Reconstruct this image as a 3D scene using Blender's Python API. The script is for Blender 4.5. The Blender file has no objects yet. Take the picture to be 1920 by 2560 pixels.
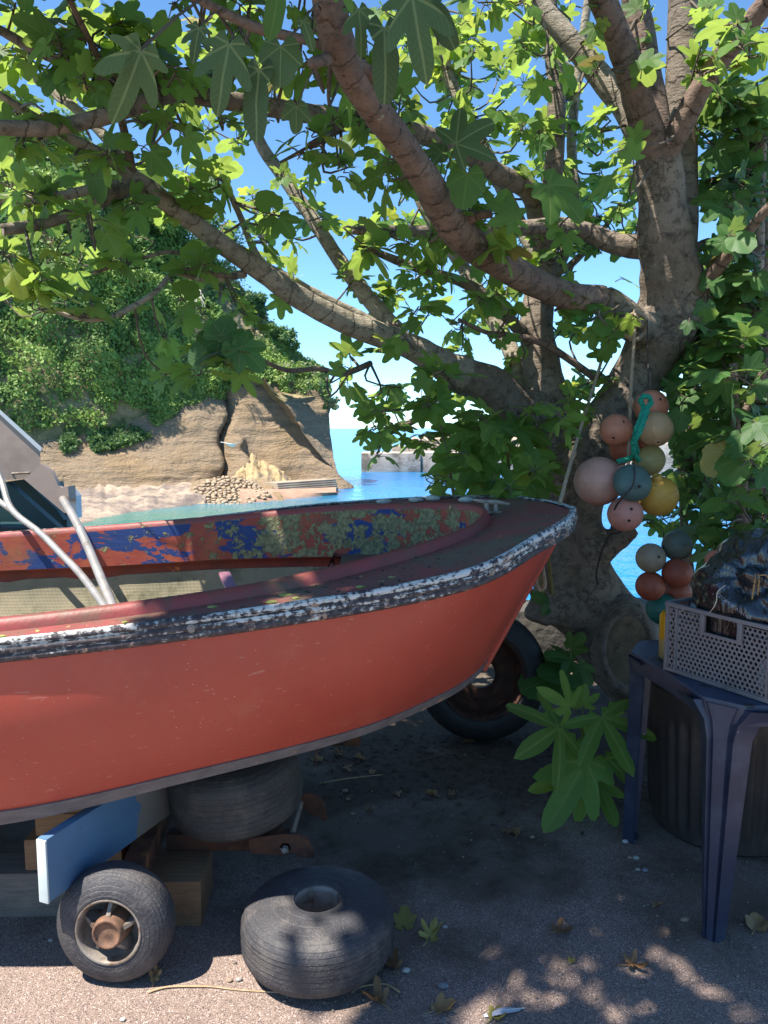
import bpy, bmesh, math, random
import numpy as np
from mathutils import Vector, Matrix, noise
R = math.radians
random.seed(7); rng = np.random.default_rng(7)
scene = bpy.context.scene
col = scene.collection

# ------------------------------------------------------------------ camera
CAM_H = 1.5; PITCH = R(6.24); FPX = 1920.0          # focal length in pixels of the 1920x2560 frame
cam_d = bpy.data.cameras.new('camera'); cam = bpy.data.objects.new('camera', cam_d); col.objects.link(cam)
cam.location = (0, 0, CAM_H); cam.rotation_euler = (R(90) - PITCH, 0, 0)
cam_d.sensor_fit = 'VERTICAL'; cam_d.sensor_height = 24.0; cam_d.lens = 24.0 * FPX / 2560.0
cam_d.clip_start = 0.05; cam_d.clip_end = 20000
scene.camera = cam
# ------------------------------------------------------------------ light
SUN = Vector((-0.45, -0.22, 1.0)).normalized()       # direction towards the sun
world = bpy.data.worlds.new('World'); scene.world = world; world.use_nodes = True
wn = world.node_tree; bg = wn.nodes['Background']
sky = wn.nodes.new('ShaderNodeTexSky'); sky.sky_type = 'NISHITA'; sky.sun_disc = False
sky.sun_elevation = math.asin(SUN.z); sky.sun_rotation = math.atan2(SUN.x, SUN.y)
sky.air_density = 0.65; sky.dust_density = 0.0; sky.ozone_density = 4.0
tint = wn.nodes.new('ShaderNodeMix'); tint.data_type = 'RGBA'; tint.blend_type = 'MULTIPLY'; tint.inputs[0].default_value = 1.0
tint.inputs[7].default_value = (0.76, 0.96, 0.98, 1); wn.links.new(sky.outputs[0], tint.inputs[6])
wn.links.new(tint.outputs[2], bg.inputs[0]); bg.inputs[1].default_value = 0.12
sun_d = bpy.data.lights.new('sun', 'SUN'); sun_d.energy = 4.6; sun_d.angle = R(0.53); sun_d.color = (1.0, 0.94, 0.84)
sun = bpy.data.objects.new('sun', sun_d); col.objects.link(sun)
sun.rotation_euler = SUN.to_track_quat('Z', 'Y').to_euler(); sun.location = SUN * 30
scene.view_settings.view_transform = 'Standard'; scene.view_settings.look = 'None'
scene.view_settings.gamma = 1.0; scene.view_settings.exposure = 1.45
scene.render.engine = 'CYCLES'
scene.cycles.use_denoising = True
scene.cycles.max_bounces = 8; scene.cycles.diffuse_bounces = 4; scene.cycles.transmission_bounces = 4

# ------------------------------------------------------------------ helpers
Q = 1920.0 / 1659.0
SP, CP = math.sin(PITCH), math.cos(PITCH)
def at(px, py, Y):
    """world point on the ray of photo pixel (px,py), 1920x2560 frame, at world depth Y"""
    a = (px - 960) / FPX; b = (1280 - py) / FPX
    d = Vector((a, CP + b * SP, -SP + b * CP))
    return Vector((0, 0, CAM_H)) + d * (Y / d.y)
def aq(x, y, Y): return at(x * Q, y * Q, Y)
def proj(p):
    v = Vector(p) - Vector((0, 0, CAM_H))
    d = v.y * CP - v.z * SP; u = v.y * SP + v.z * CP
    if d <= 0.05: return None
    return (960 + v.x / d * FPX, 1280 - u / d * FPX, d)
def depth(p):
    return p.y * CP - (p.z - CAM_H) * SP

WL = {}
def link(name, data, mat, parent=None, origin=None):
    o = bpy.data.objects.new(name, data); col.objects.link(o)
    if mat is not None and data is not None and len(data.materials) == 0:
        for m in (mat if isinstance(mat, (list, tuple)) else [mat]): data.materials.append(m)
    return o
class MB:
    def __init__(s): s.v = []; s.f = []; s.uv = []; s.mi = []; s.cm = 0; s.sm = []
    def add(s, verts, faces, uvs=None, smooth=True):
        n = len(s.v); s.v.extend([tuple(p) for p in verts])
        for k, fc in enumerate(faces):
            s.f.append([i + n for i in fc]); s.mi.append(s.cm); s.sm.append(smooth)
            s.uv.append(uvs[k] if uvs else [(0, 0)] * len(fc))
        return s
    def box(s, c, size, rot=None, bev=0.0):
        x, y, z = [q / 2 for q in size]; c = Vector(c)
        bm = bmesh.new(); bmesh.ops.create_cube(bm, size=1.0)
        bmesh.ops.scale(bm, vec=size, verts=bm.verts)
        if bev > 0: bmesh.ops.bevel(bm, geom=bm.edges[:], offset=bev, segments=2, affect='EDGES', profile=0.6)
        M = rot.to_4x4() if rot is not None else Matrix()
        bm.verts.ensure_lookup_table()
        vs = [c + (M @ v.co) for v in bm.verts]
        fs = [[v.index for v in f.verts] for f in bm.faces]; bm.free()
        return s.add(vs, fs, smooth=False)
    def tube(s, pts, rad, n=10, cap=True, wob=0.0, seed=0.0, flat=1.0):
        pts = [Vector(p) for p in pts]; m = len(pts)
        if not isinstance(rad, (list, tuple)): rad = [rad] * m
        vs = []; L = 0; prev = None; lens = []
        for i in range(m):
            t = (pts[min(i + 1, m - 1)] - pts[max(i - 1, 0)]).normalized()
            if prev is None:
                u = t.orthogonal().normalized()
            else:
                u = (prev - t * prev.dot(t)).normalized()
            prev = u; w = t.cross(u)
            if i: L += (pts[i] - pts[i - 1]).length
            lens.append(L)
            for k in range(n):
                a = 2 * math.pi * k / n
                d = u * math.cos(a) + w * math.sin(a) * flat
                r = rad[i]
                if wob:
                    q = pts[i] + d * r
                    r *= 1 + wob * noise.noise(q * (0.35 / max(rad[i], .004)) + Vector((seed, 0, 0)))
                vs.append(pts[i] + d * r)
        fs = []; uv = []
        for i in range(m - 1):
            for k in range(n):
                k2 = (k + 1) % n
                fs.append([i * n + k, i * n + k2, (i + 1) * n + k2, (i + 1) * n + k])
                uv.append([(k / n, lens[i]), ((k + 1) / n, lens[i]), ((k + 1) / n, lens[i + 1]), (k / n, lens[i + 1])])
        if cap:
            fs.append(list(range(n))[::-1]); uv.append([(0, 0)] * n)
            fs.append([(m - 1) * n + k for k in range(n)]); uv.append([(0, lens[-1])] * n)
        return s.add(vs, fs, uv)
    def lathe(s, prof, n=32, M=None, close=False):
        """prof: list of (r,z) around local Z"""
        M = M or Matrix(); vs = []; fs = []; m = len(prof)
        for (r, z) in prof:
            for k in range(n):
                a = 2 * math.pi * k / n
                vs.append(M @ Vector((r * math.cos(a), r * math.sin(a), z)))
        uv = []
        for i in range(m if close else m - 1):
            j = (i + 1) % m
            for k in range(n):
                k2 = (k + 1) % n
                fs.append([i * n + k, i * n + k2, j * n + k2, j * n + k])
                uv.append([(k / n, i / m), ((k + 1) / n, i / m), ((k + 1) / n, (i + 1) / m), (k / n, (i + 1) / m)])
        return s.add(vs, fs, uv)
    def grid(s, P, smooth=True, flip=False):
        """P[i][j] points"""
        m, n = len(P), len(P[0]); vs = [p for r in P for p in r]; fs = []; uv = []
        for i in range(m - 1):
            for j in range(n - 1):
                f = [i * n + j, i * n + j + 1, (i + 1) * n + j + 1, (i + 1) * n + j]
                u = [(i / (m - 1), j / (n - 1)), (i / (m - 1), (j + 1) / (n - 1)), ((i + 1) / (m - 1), (j + 1) / (n - 1)), ((i + 1) / (m - 1), j / (n - 1))]
                fs.append(f[::-1] if flip else f); uv.append(u[::-1] if flip else u)
        return s.add(vs, fs, uv, smooth)
    def prism(s, poly, vec, smooth=False):
        """poly: list of points (planar), extruded by vec"""
        n = len(poly); a = [Vector(p) for p in poly]; b = [p + Vector(vec) for p in a]
        fs = [list(range(n))[::-1], list(range(n, 2 * n))] + [[k, (k + 1) % n, n + (k + 1) % n, n + k] for k in range(n)]
        return s.add(a + b, fs, smooth=smooth)
    def ball(s, c, r, seg=24, rings=14, M=None, disp=None):
        c = Vector(c); vs = []; fs = []
        if not isinstance(r, (tuple, list)): r = (r, r, r)
        for i in range(rings + 1):
            th = math.pi * i / rings
            for k in range(seg):
                a = 2 * math.pi * k / seg
                d = Vector((math.sin(th) * math.cos(a), math.sin(th) * math.sin(a), math.cos(th)))
                f = disp(d) if disp else 1.0
                p = Vector((d.x * r[0], d.y * r[1], d.z * r[2])) * f
                vs.append(c + ((M @ p) if M else p))
        for i in range(rings):
            for k in range(seg):
                k2 = (k + 1) % seg
                fs.append([i * seg + k, (i + 1) * seg + k, (i + 1) * seg + k2, i * seg + k2])
        return s.add(vs, fs)
    def mesh(s, name, org):
        me = bpy.data.meshes.new(name)
        me.from_pydata([(p[0] - org[0], p[1] - org[1], p[2] - org[2]) for p in s.v], [], s.f)
        uvl = me.uv_layers.new(name='UVMap')
        flat = [c for f in s.uv for t in f for c in t]
        if len(flat) == len(uvl.data) * 2: uvl.data.foreach_set('uv', flat)
        me.polygons.foreach_set('use_smooth', s.sm)
        me.polygons.foreach_set('material_index', s.mi)
        me.validate(); me.update(); return me
    def build(s, name, mat, parent=None, label=None, cat=None, group=None, kind=None, auto=True):
        xs = np.array(s.v); lo, hi = xs.min(0), xs.max(0)
        org = Vector(((lo[0] + hi[0]) / 2, (lo[1] + hi[1]) / 2, lo[2]))
        me = s.mesh(name, org)
        o = link(name, me, mat); WL[o.name] = org
        if parent is not None:
            o.parent = parent; o.location = org - WL[parent.name]
        else: o.location = org
        tag(o, label, cat, group, kind)
        if auto:
            try: me.set_sharp_from_angle(angle=R(38))
            except Exception: pass
        return o
def tag(o, label=None, cat=None, group=None, kind=None):
    if label: o['label'] = label
    if cat: o['category'] = cat
    if group: o['group'] = group
    if kind: o['kind'] = kind
    return o
def thing(name, loc, label, cat, group=None):
    o = bpy.data.objects.new(name, None); col.objects.link(o); o.location = loc
    o.empty_display_size = 0.05
    WL[o.name] = Vector(loc); tag(o, label, cat, group); return o
def spline(ctrl, n):
    """Catmull-Rom through tuples of any length, n samples"""
    c = np.array(ctrl, float); m = len(c); out = []
    for k in range(n):
        t = k / (n - 1) * (m - 1); i = min(int(t), m - 2); f = t - i
        p0 = c[max(i - 1, 0)]; p1 = c[i]; p2 = c[i + 1]; p3 = c[min(i + 2, m - 1)]
        out.append(0.5 * ((2 * p1) + (-p0 + p2) * f + (2 * p0 - 5 * p1 + 4 * p2 - p3) * f * f + (-p0 + 3 * p1 - 3 * p2 + p3) * f ** 3))
    return np.array(out)
def rotdir(d, up=(0, 0, 1)):
    """matrix whose local Z looks along d"""
    return Vector(d).normalized().to_track_quat('Z', 'Y').to_matrix()

# ------------------------------------------------------------------ materials
class Mat:
    def __init__(s, name):
        s.m = bpy.data.materials.new(name); s.m.use_nodes = True; s.t = s.m.node_tree
        s.b = s.t.nodes['Principled BSDF']; s.o = s.t.nodes['Material Output']; s._tc = None
        s.b.inputs['Specular IOR Level'].default_value = 0.35
    def n(s, typ, **kw):
        nd = s.t.nodes.new('ShaderNode' + typ)
        for k, v in kw.items():
            if k.startswith('_'): setattr(nd, k[1:], v)
            else:
                key = int(k[1:]) if k[0] == 'i' and k[1:].isdigit() else k
                if hasattr(v, 'links') or isinstance(v, bpy.types.NodeSocket): s.t.links.new(v, nd.inputs[key])
                else: nd.inputs[key].default_value = v
        return nd
    def co(s, kind='Object'):
        if not s._tc: s._tc = s.t.nodes.new('ShaderNodeTexCoord')
        return s._tc.outputs[kind]
    def map(s, scale=(1, 1, 1), loc=(0, 0, 0), kind='Object', rot=(0, 0, 0)):
        return s.n('Mapping', Vector=s.co(kind), Scale=scale, Location=loc, Rotation=rot).outputs[0]
    def noise(s, scale, detail=4, rough=.55, vec=None, dist=0.0):
        return s.n('TexNoise', Vector=vec or s.co(), Scale=scale, Detail=detail, Roughness=rough, Distortion=dist).outputs[0]
    def voro(s, scale, vec=None, feature='F1', out=0, rnd=1.0):
        nd = s.n('TexVoronoi', _feature=feature, Vector=vec or s.co(), Scale=scale, Randomness=rnd)
        return nd.outputs[out]
    def ramp(s, fac, stops, interp='LINEAR'):
        stops = sorted(stops, key=lambda q: q[0]); nd = s.n('ValToRGB', Fac=fac); e = nd.color_ramp.elements; nd.color_ramp.interpolation = interp
        while len(e) < len(stops): e.new(0.5)
        for k, (p, c) in enumerate(stops):
            e[k].position = p; e[k].color = (c, c, c, 1) if isinstance(c, (int, float)) else (*c[:3], 1)
        return nd.outputs[0]
    def step(s, fac, a, b): return s.ramp(fac, [(a, 0.0), (b, 1.0)])
    def mix(s, f, a, b, mode='MIX'):
        nd = s.t.nodes.new('ShaderNodeMix'); nd.data_type = 'RGBA'; nd.blend_type = mode
        for k, v in ((0, f), (6, a), (7, b)):
            if isinstance(v, bpy.types.NodeSocket): s.t.links.new(v, nd.inputs[k])
            else: nd.inputs[k].default_value = v if k == 0 else ((*v[:3], 1) if not isinstance(v, (int, float)) else (v, v, v, 1))
        return nd.outputs[2]
    def math(s, op, a, b=0.0, c=0.0):
        nd = s.t.nodes.new('ShaderNodeMath'); nd.operation = op
        for k, v in enumerate((a, b, c)):
            if isinstance(v, bpy.types.NodeSocket): s.t.links.new(v, nd.inputs[k])
            else: nd.inputs[k].default_value = v
        return nd.outputs[0]
    def sep(s, vec): return s.n('SeparateXYZ', Vector=vec).outputs
    def set(s, **kw):
        names = dict(color='Base Color', rough='Roughness', metal='Metallic', spec='Specular IOR Level', normal='Normal', coat='Coat Weight')
        for k, v in kw.items():
            i = s.b.inputs[names.get(k, k)]
            if isinstance(v, bpy.types.NodeSocket): s.t.links.new(v, i)
            elif isinstance(v, (tuple, list)): i.default_value = (*v[:3], 1)
            else: i.default_value = v
        return s
    def bump(s, h, strength=.3, dist=.01):
        nd = s.n('Bump', Height=h, Strength=strength, Distance=dist); s.t.links.new(nd.outputs[0], s.b.inputs['Normal']); return s

def simple(name, c1, c2, scale=8, rough=.6, bump=.15, bscale=60, dist=.004, metal=0.0, dirt=None, dscale=3, dlo=.5, dhi=.65, spec=.35):
    M = Mat(name)
    c = M.mix(M.step(M.noise(scale, 5), .35, .65), c1, c2)
    if dirt: c = M.mix(M.step(M.noise(dscale, 6, .65), dlo, dhi), c, dirt)
    M.set(color=c, rough=rough, metal=metal, spec=spec)
    if bump: M.bump(M.noise(bscale, 4), bump, dist)
    return M.m

# hull paint: matt antifouling red, faint blotches, pale specks, dust low down
M = Mat('hull_red')
c = M.mix(M.step(M.noise(1.5, 6, .65), .3, .7), (.34, .050, .031), (.42, .073, .044))
c = M.mix(M.math('MULTIPLY', M.step(M.noise(34, 4, .7, M.map((1, 1, .35))), .45, .7), .22), c, (.30, .075, .05))
c = M.mix(M.math('MULTIPLY', M.step(M.noise(5, 6, .7), .56, .72), .35), c, (.42, .15, .085))
sp = M.step(M.voro(55), .085, .05); keep = M.step(M.noise(9, 2), .52, .6)
c = M.mix(M.math('MULTIPLY', sp, keep), c, (.62, .45, .38))
scr = M.step(M.noise(6, 3, .6, M.map((1.5, 14, 14), rot=(.5, .6, .2))), .665, .70)
c = M.mix(M.math('MULTIPLY', scr, .5), c, (.50, .22, .16))
sc2 = M.step(M.noise(4, 5, .7, M.map((9, 9, 1.2), (2, 5, 1), rot=(0, .35, 0))), .66, .72)
c = M.mix(M.math('MULTIPLY', sc2, .3), c, (.24, .06, .045))
dk = M.step(M.voro(23, M.map((1, 1, 2.2), (3, 1, 7))), .06, .03)
c = M.mix(M.math('MULTIPLY', dk, M.step(M.noise(4, 2, .5, M.map(loc=(9, 2, 2))), .55, .6)), c, (.03, .02, .05))
M.set(color=c, rough=.46, spec=.4).bump(M.noise(160, 3), .12, .002); HULL = M.m

# peeling inner paint: blue over orange primer, yellow-green lichen
M = Mat('peeling_paint')
p = M.co()
n1 = M.noise(4.0, 8, .62, M.map((1, 1, 2.4)), .4)
c = M.mix(M.step(M.noise(9, 5), .45, .75), (.25, .045, .030), (.33, .085, .035))
c = M.mix(M.step(n1, .535, .545), c, (.012, .036, .14))
x = M.sep(p)[0]
lf = M.step(x, .45, 1.35)     # lichen grows towards the bow
li = M.noise(17, 6, .7, M.map(loc=(4, 4, 4)))
lm = M.step(M.math('ADD', li, M.math('MULTIPLY', lf, .15)), .60, .62)
lc = M.mix(M.step(M.noise(70, 4), .4, .6), (.115, .105, .055), (.22, .205, .10))
c = M.mix(lm, c, lc)
c = M.mix(M.math('MULTIPLY', M.step(M.noise(3.3, 5, .6, M.map(loc=(1, 7, 3))), .56, .7), .6), c, (.09, .07, .05))
h = M.math('ADD', M.math('MULTIPLY', lm, M.noise(90, 3)), M.math('MULTIPLY', n1, .6))
M.set(color=c, rough=.7).bump(h, .6, .012); PEEL = M.m

# rub rail: white paint flaking off dark wood
M = Mat('flaking_rail')
uv = M.co('UV')
g = M.n('Mapping', Vector=uv, Scale=(34, 7, 1)).outputs[0]
n1 = M.noise(1.0, 8, .75, g); n2 = M.noise(60, 5, .6)
vb = M.sep(uv)[1]
m0 = M.math('ADD', M.math('MULTIPLY', n1, .75), M.math('MULTIPLY', n2, .55))
m0 = M.math('ADD', m0, M.math('MULTIPLY', vb, -.15))
c = M.mix(M.step(n2, .4, .6), (.035, .030, .036), (.085, .066, .066))
c = M.mix(M.step(M.noise(14, 6, .7, M.map(loc=(5, 5, 0))), .58, .62), c, (.33, .21, .16))
c = M.mix(M.step(m0, .60, .66), c, (.50, .50, .48))
M.set(color=c, rough=.62).bump(m0, .7, .006); RAIL = M.m

# deck: maroon paint under grime and moss
M = Mat('grimy_deck')
c = M.mix(M.step(M.noise(6, 5), .35, .65), (.24, .05, .048), (.15, .055, .045))
c = M.mix(M.math('MULTIPLY', M.step(M.noise(5, 7, .68, M.map(loc=(2, 0, 5))), .44, .60), .85), c, (.105, .092, .060))
c = M.mix(M.step(M.noise(26, 4, .6, M.map(loc=(8, 1, 1))), .68, .70), c, (.33, .33, .10))
c = M.mix(M.step(M.noise(70, 3), .66, .70), c, (.02, .016, .014))
M.set(color=c, rough=.66).bump(M.noise(60, 6, .7), .5, .006); DECK = M.m
M = Mat('coaming_paint')
c = M.mix(M.step(M.noise(8, 5), .35, .65), (.26, .045, .042), (.18, .05, .042))
c = M.mix(M.math('MULTIPLY', M.step(M.noise(7, 7, .7), .5, .65), .75), c, (.10, .075, .045))
c = M.mix(M.step(M.noise(28, 4, .6, M.map(loc=(8, 1, 1))), .70, .72), c, (.36, .36, .12))
M.set(color=c, rough=.5).bump(M.noise(70, 5), .3, .004); COAM = M.m
M = Mat('bare_liner')    # woven glass mat, grey-green
wv = M.n('TexWave', Vector=M.map((1, 0, 0)), Scale=55.0, Distortion=.4).outputs[1]
wz = M.n('TexWave', Vector=M.map((0, 0, 1)), Scale=55.0, Distortion=.4, _bands_direction='Z').outputs[1]
c = M.mix(M.step(M.noise(4, 6, .65), .35, .65), (.30, .25, .165), (.20, .18, .12))
c = M.mix(M.math('MULTIPLY', M.step(M.noise(6, 7, .7, M.map(loc=(3, 3, 3))), .54, .68), .85), c, (.07, .075, .035))
gr = M.math('MULTIPLY', wv, wz)
c = M.mix(M.math('MULTIPLY', M.step(gr, .35, .0), .25), c, (.10, .09, .06))
M.set(color=c, rough=.9).bump(M.math('ADD', gr, M.noise(30, 5)), .5, .005); LINER = M.m
INRED = simple('inner_red', (.17, .025, .018), (.10, .02, .017), 9, .6, .3, 50, .004, dirt=(.33, .10, .03), dscale=8, dlo=.62, dhi=.64)
M = Mat('chine_grey')
c = M.mix(M.step(M.noise(9, 6, .6, M.map((1, 4, 4))), .35, .65), (.17, .145, .14), (.11, .095, .095))
c = M.mix(M.step(M.noise(13, 6, .7, M.map((1, 3, 3), (2, 2, 2))), .64, .67), c, (.42, .24, .12))
M.set(color=c, rough=.75).bump(M.noise(60, 5), .35, .004); CHINE = M.m

# asphalt with exposed aggregate and drifted soil, darkened further to deepen the shade
M = Mat('asphalt')
vr = M.voro(380, out=1); ag = M.sep(vr)[0]
c = M.mix(M.step(M.noise(2.6, 5), .3, .7), (.195, .142, .118), (.24, .178, .148))
c = M.mix(M.step(ag, .70, .95), c, (.31, .235, .20))
c = M.mix(M.step(M.sep(vr)[1], .93, .96), c, (.50, .41, .37))
c = M.mix(M.step(M.sep(vr)[2], .84, .90), c, (.085, .068, .065))
so = M.co(); sy = M.sep(so)[1]; sx = M.sep(so)[0]
soil = M.math('ADD', M.math('MULTIPLY', M.noise(2.1, 7, .68), 1.5), M.math('MULTIPLY', M.math('SUBTRACT', sy, 1.55), .42))
sm = M.step(soil, .62, 1.0)
sc = M.mix(M.step(M.noise(28, 6, .7), .35, .65), (.050, .036, .025), (.090, .064, .044))  # soil tones lowered so the shaded ground reads darker
sc = M.mix(M.step(M.noise(3.1, 4, .6, M.map(loc=(7, 3, 0))), .50, .60), sc, (.115, .090, .068))
c = M.mix(M.math('MULTIPLY', sm, .94), c, sc)
c = M.mix(M.step(M.noise(120, 2, .5), .70, .73), c, (.04, .034, .03))
M.set(color=c, rough=.9, spec=.2).bump(M.math('ADD', M.math('MULTIPLY', M.voro(300), .6), M.noise(40, 6, .7)), .55, .006); ASPH = M.m

CONC = simple('concrete', (.42, .36, .30), (.30, .25, .21), .9, .9, .5, 6, .08, dirt=(.16, .13, .10), dscale=.5, dlo=.52, dhi=.62)
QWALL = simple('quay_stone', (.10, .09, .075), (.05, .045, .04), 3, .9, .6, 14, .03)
BOULD = simple('tan_stone', (.40, .30, .20), (.24, .18, .125), .8, .9, .5, 6, .05)
ROCKS = simple('reef_rock', (.42, .31, .21), (.26, .19, .13), .6, .9, .6, 3, .12)
HILL = simple('far_hill', (.10, .14, .12), (.16, .19, .15), .02, .95, 0)
RUBBER = simple('dusty_rubber', (.055, .053, .058), (.033, .032, .036), 5, .62, .35, 120, .003, dirt=(.13, .115, .105), dscale=9, dlo=.5, dhi=.75)
RUBB2 = simple('brown_rubber', (.062, .052, .045), (.04, .034, .031), 6, .75, .35, 90, .003, dirt=(.12, .095, .075), dscale=7, dlo=.5, dhi=.75)
for m_ in (RUBBER, RUBB2):     # grit specks
    t = m_.node_tree; M = Mat.__new__(Mat); M.m = m_; M.t = t; M.b = t.nodes['Principled BSDF']; M._tc = None
    src = M.b.inputs['Base Color'].links[0].from_socket
    M.set(color=M.mix(M.step(M.voro(170), .13, .07), src, (.40, .35, .31)))
    v_ = M.sep(M.co('UV'))[1]; gr_ = M.math('MULTIPLY', M.step(M.math('FRACT', M.math('MULTIPLY_ADD', v_, 23.0, M.math('MULTIPLY', M.noise(3, 3), .12))), .0, .16), M.noise(7, 5, .7))
    bn_ = [n_ for n_ in t.nodes if n_.type == 'BUMP'][0]; hs_ = bn_.inputs['Height'].links[0].from_socket
    t.links.new(M.math('ADD', M.math('MULTIPLY', gr_, 1.4), hs_), bn_.inputs['Height']); bn_.inputs['Strength'].default_value = .5; bn_.inputs['Distance'].default_value = .006
BLACKR = simple('black_rubber', (.012, .012, .013), (.02, .019, .019), 6, .6, .3, 60, .004)
RUST = simple('rust', (.13, .045, .022), (.06, .026, .017), 14, .85, .5, 90, .004, dirt=(.24, .095, .035), dscale=11, dlo=.55, dhi=.7)
RUSTD = simple('dark_rust', (.060, .024, .014), (.028, .014, .010), 14, .85, .5, 90, .004, dirt=(.11, .045, .02), dscale=11, dlo=.56, dhi=.7)
RIMM = simple('dull_alloy', (.30, .26, .22), (.17, .14, .115), 14, .55, .25, 80, .003, metal=.25, dirt=(.11, .07, .045), dscale=18, dlo=.5, dhi=.65)
HUBR = simple('rusty_hub', (.20, .105, .062), (.11, .062, .042), 40, .75, .4, 120, .003)
def wood(name, c1, c2, c3):
    M = Mat(name)
    g = M.noise(5, 6, .6, M.map((2, 22, 22)), .5)
    c = M.mix(M.step(g, .35, .65), c1, c2); c = M.mix(M.step(M.noise(3, 5, .7), .55, .7), c, c3)
    M.set(color=c, rough=.85).bump(g, .4, .004); return M.m
WOOD = wood('timber_block', (.24, .135, .07), (.17, .095, .05), (.10, .065, .04))
WOODG = wood('grey_timber', (.17, .145, .125), (.11, .095, .08), (.21, .17, .135))
M = Mat('blue_paint')
c = M.mix(M.step(M.noise(6, 5), .35, .65), (.070, .140, .235), (.090, .175, .28))
fx = M.sep(M.co())[1]
gone = M.step(M.math('ADD', fx, M.math('MULTIPLY', M.noise(14, 5), .10)), -.14, -.125)
c = M.mix(gone, c, (.20, .17, .145)); c = M.mix(M.step(M.noise(22, 5, .7), .68, .70), c, (.13, .09, .06))
M.set(color=c, rough=.5).bump(M.noise(40, 5), .2, .003); BLUEP = M.m
ENDG = simple('pale_end_grain', (.52, .60, .64), (.44, .48, .42), 16, .7, .3, 70, .003, dirt=(.46, .45, .18), dscale=10, dlo=.6, dhi=.7)
STEEL = simple('steel_tube', (.44, .40, .36), (.31, .28, .25), 12, .42, .15, 60, .002, metal=.6, dirt=(.22, .17, .13), dscale=10, dlo=.58, dhi=.7)
BEIGE = simple('beige_sheet', (.33, .255, .215), (.28, .215, .18), 5, .5, .12, 30, .003, metal=.15, dirt=(.20, .15, .12), dscale=3, dlo=.55, dhi=.75)
TRIMM = simple('trim_alu', (.52, .52, .54), (.44, .44, .46), 9, .4, .1, 40, .002, metal=.5)
GREENM = simple('dark_green_paint', (.012, .05, .052), (.01, .035, .04), 5, .5, .15, 30, .003, dirt=(.05, .035, .03), dscale=4, dlo=.6, dhi=.7)

# fig bark
def bark(name, c1, c2, c3, lich, rs=1.0):
    M = Mat(name)
    n1 = M.noise(5 * rs, 6, .6); n2 = M.noise(26 * rs, 6, .65)
    c = M.mix(M.step(n1, .35, .65), c1, c2); c = M.mix(M.step(n2, .48, .66), c, c3)
    c = M.mix(M.step(M.noise(11 * rs, 7, .75, M.map(loc=(3, 8, 2))), .64, .69), c, lich)
    c = M.mix(M.step(M.noise(42 * rs, 4, .7, M.map(loc=(1, 2, 2))), .63, .67), c, (.035, .026, .02))
    v = M.sep(M.co('UV'))[1]
    ring = M.math('FRACT', M.math('MULTIPLY_ADD', v, 9.0 * rs, M.math('MULTIPLY', n1, 2.2)))
    rg = M.step(ring, .0, .10)
    c = M.mix(M.math('MULTIPLY', M.math('SUBTRACT', 1.0, rg), .6), c, (.05, .04, .032))
    wr = M.noise(9 * rs, 6, .7, M.map((1.5, 1.5, 7)), .8)
    h = M.math('ADD', M.math('MULTIPLY', rg, .35), M.math('ADD', M.math('MULTIPLY', wr, .45), M.math('MULTIPLY', n2, .6)))
    M.set(color=c, rough=.82, spec=.25).bump(h, .9, .022); return M.m
BARK = bark('fig_bark', (.235, .188, .145), (.165, .130, .10), (.10, .08, .062), (.32, .29, .22))
BARKR = bark('fig_bark_warm', (.215, .152, .118), (.15, .104, .082), (.095, .066, .052), (.33, .30, .22))
BARKL = bark('fig_bark_pale', (.33, .285, .22), (.24, .205, .155), (.15, .128, .098), (.42, .38, .28))
TWIGM = simple('twig_bark', (.13, .10, .072), (.075, .058, .044), 20, .8, .3, 80, .003)
CUTW = simple('weathered_cut_wood', (.17, .125, .075), (.105, .078, .048), 16, .9, .6, 60, .008, dirt=(.05, .038, .026), dscale=12, dlo=.54, dhi=.66)

# fig leaf: UV = (angle, radius) so the veins follow the lobes
def leafmat(name, c1, c2, c3, trans, vein, tw=.42, rough=.5, spec=.35):
    M = Mat(name)
    u, v, _ = M.sep(M.co('UV'))
    ang = M.math('MULTIPLY', M.math('SUBTRACT', u, .5), 300.0 / 52.0)        # in units of one lobe
    fr = M.math('ABSOLUTE', M.math('SUBTRACT', M.math('FRACT', M.math('ADD', ang, .5)), .5))
    d = M.math('MULTIPLY', fr, v)
    main = M.step(d, .026, .011)
    sec = M.math('FRACT', M.math('MULTIPLY', M.math('SUBTRACT', v, M.math('MULTIPLY', fr, .75)), 9.0))
    sec = M.math('MULTIPLY', M.step(M.math('ABSOLUTE', M.math('SUBTRACT', sec, .5)), .42, .48), .45)
    vm = M.math('MAXIMUM', main, sec)
    rnd = M.math('FRACT', M.math('ADD', M.n('ObjectInfo').outputs['Random'], M.n('Attribute', _attribute_name='rnd').outputs['Fac']))
    c = M.ramp(rnd, [(0, c1), (.55, c2), (.93, c2), (1, c3)])
    c = M.mix(M.math('MULTIPLY', M.step(M.noise(13, 4), .45, .7), .3), c, c1)
    br = M.math('MULTIPLY', M.step(M.noise(9, 5, .7, M.map(loc=(5, 1, 3))), .70, .72), M.step(v, .45, .75))
    c = M.mix(br, c, (.10, .055, .02))
    c = M.mix(M.math('MULTIPLY', vm, .55), c, vein)
    M.set(color=c, rough=rough, spec=spec).bump(M.math('MULTIPLY', vm, -1.0), .35, .004)
    tr = M.n('BsdfTranslucent', Color=M.mix(M.math('MULTIPLY', vm, .5), M.mix(.5, M.mix(1.0, c, trans, 'MULTIPLY'), tuple(q * .16 for q in trans)), (.30, .36, .06)))
    ms = M.n('MixShader', i0=tw, i1=M.b.outputs[0], i2=tr.outputs[0])
    M.t.links.new(ms.outputs[0], M.o.inputs[0]); return M.m
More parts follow.
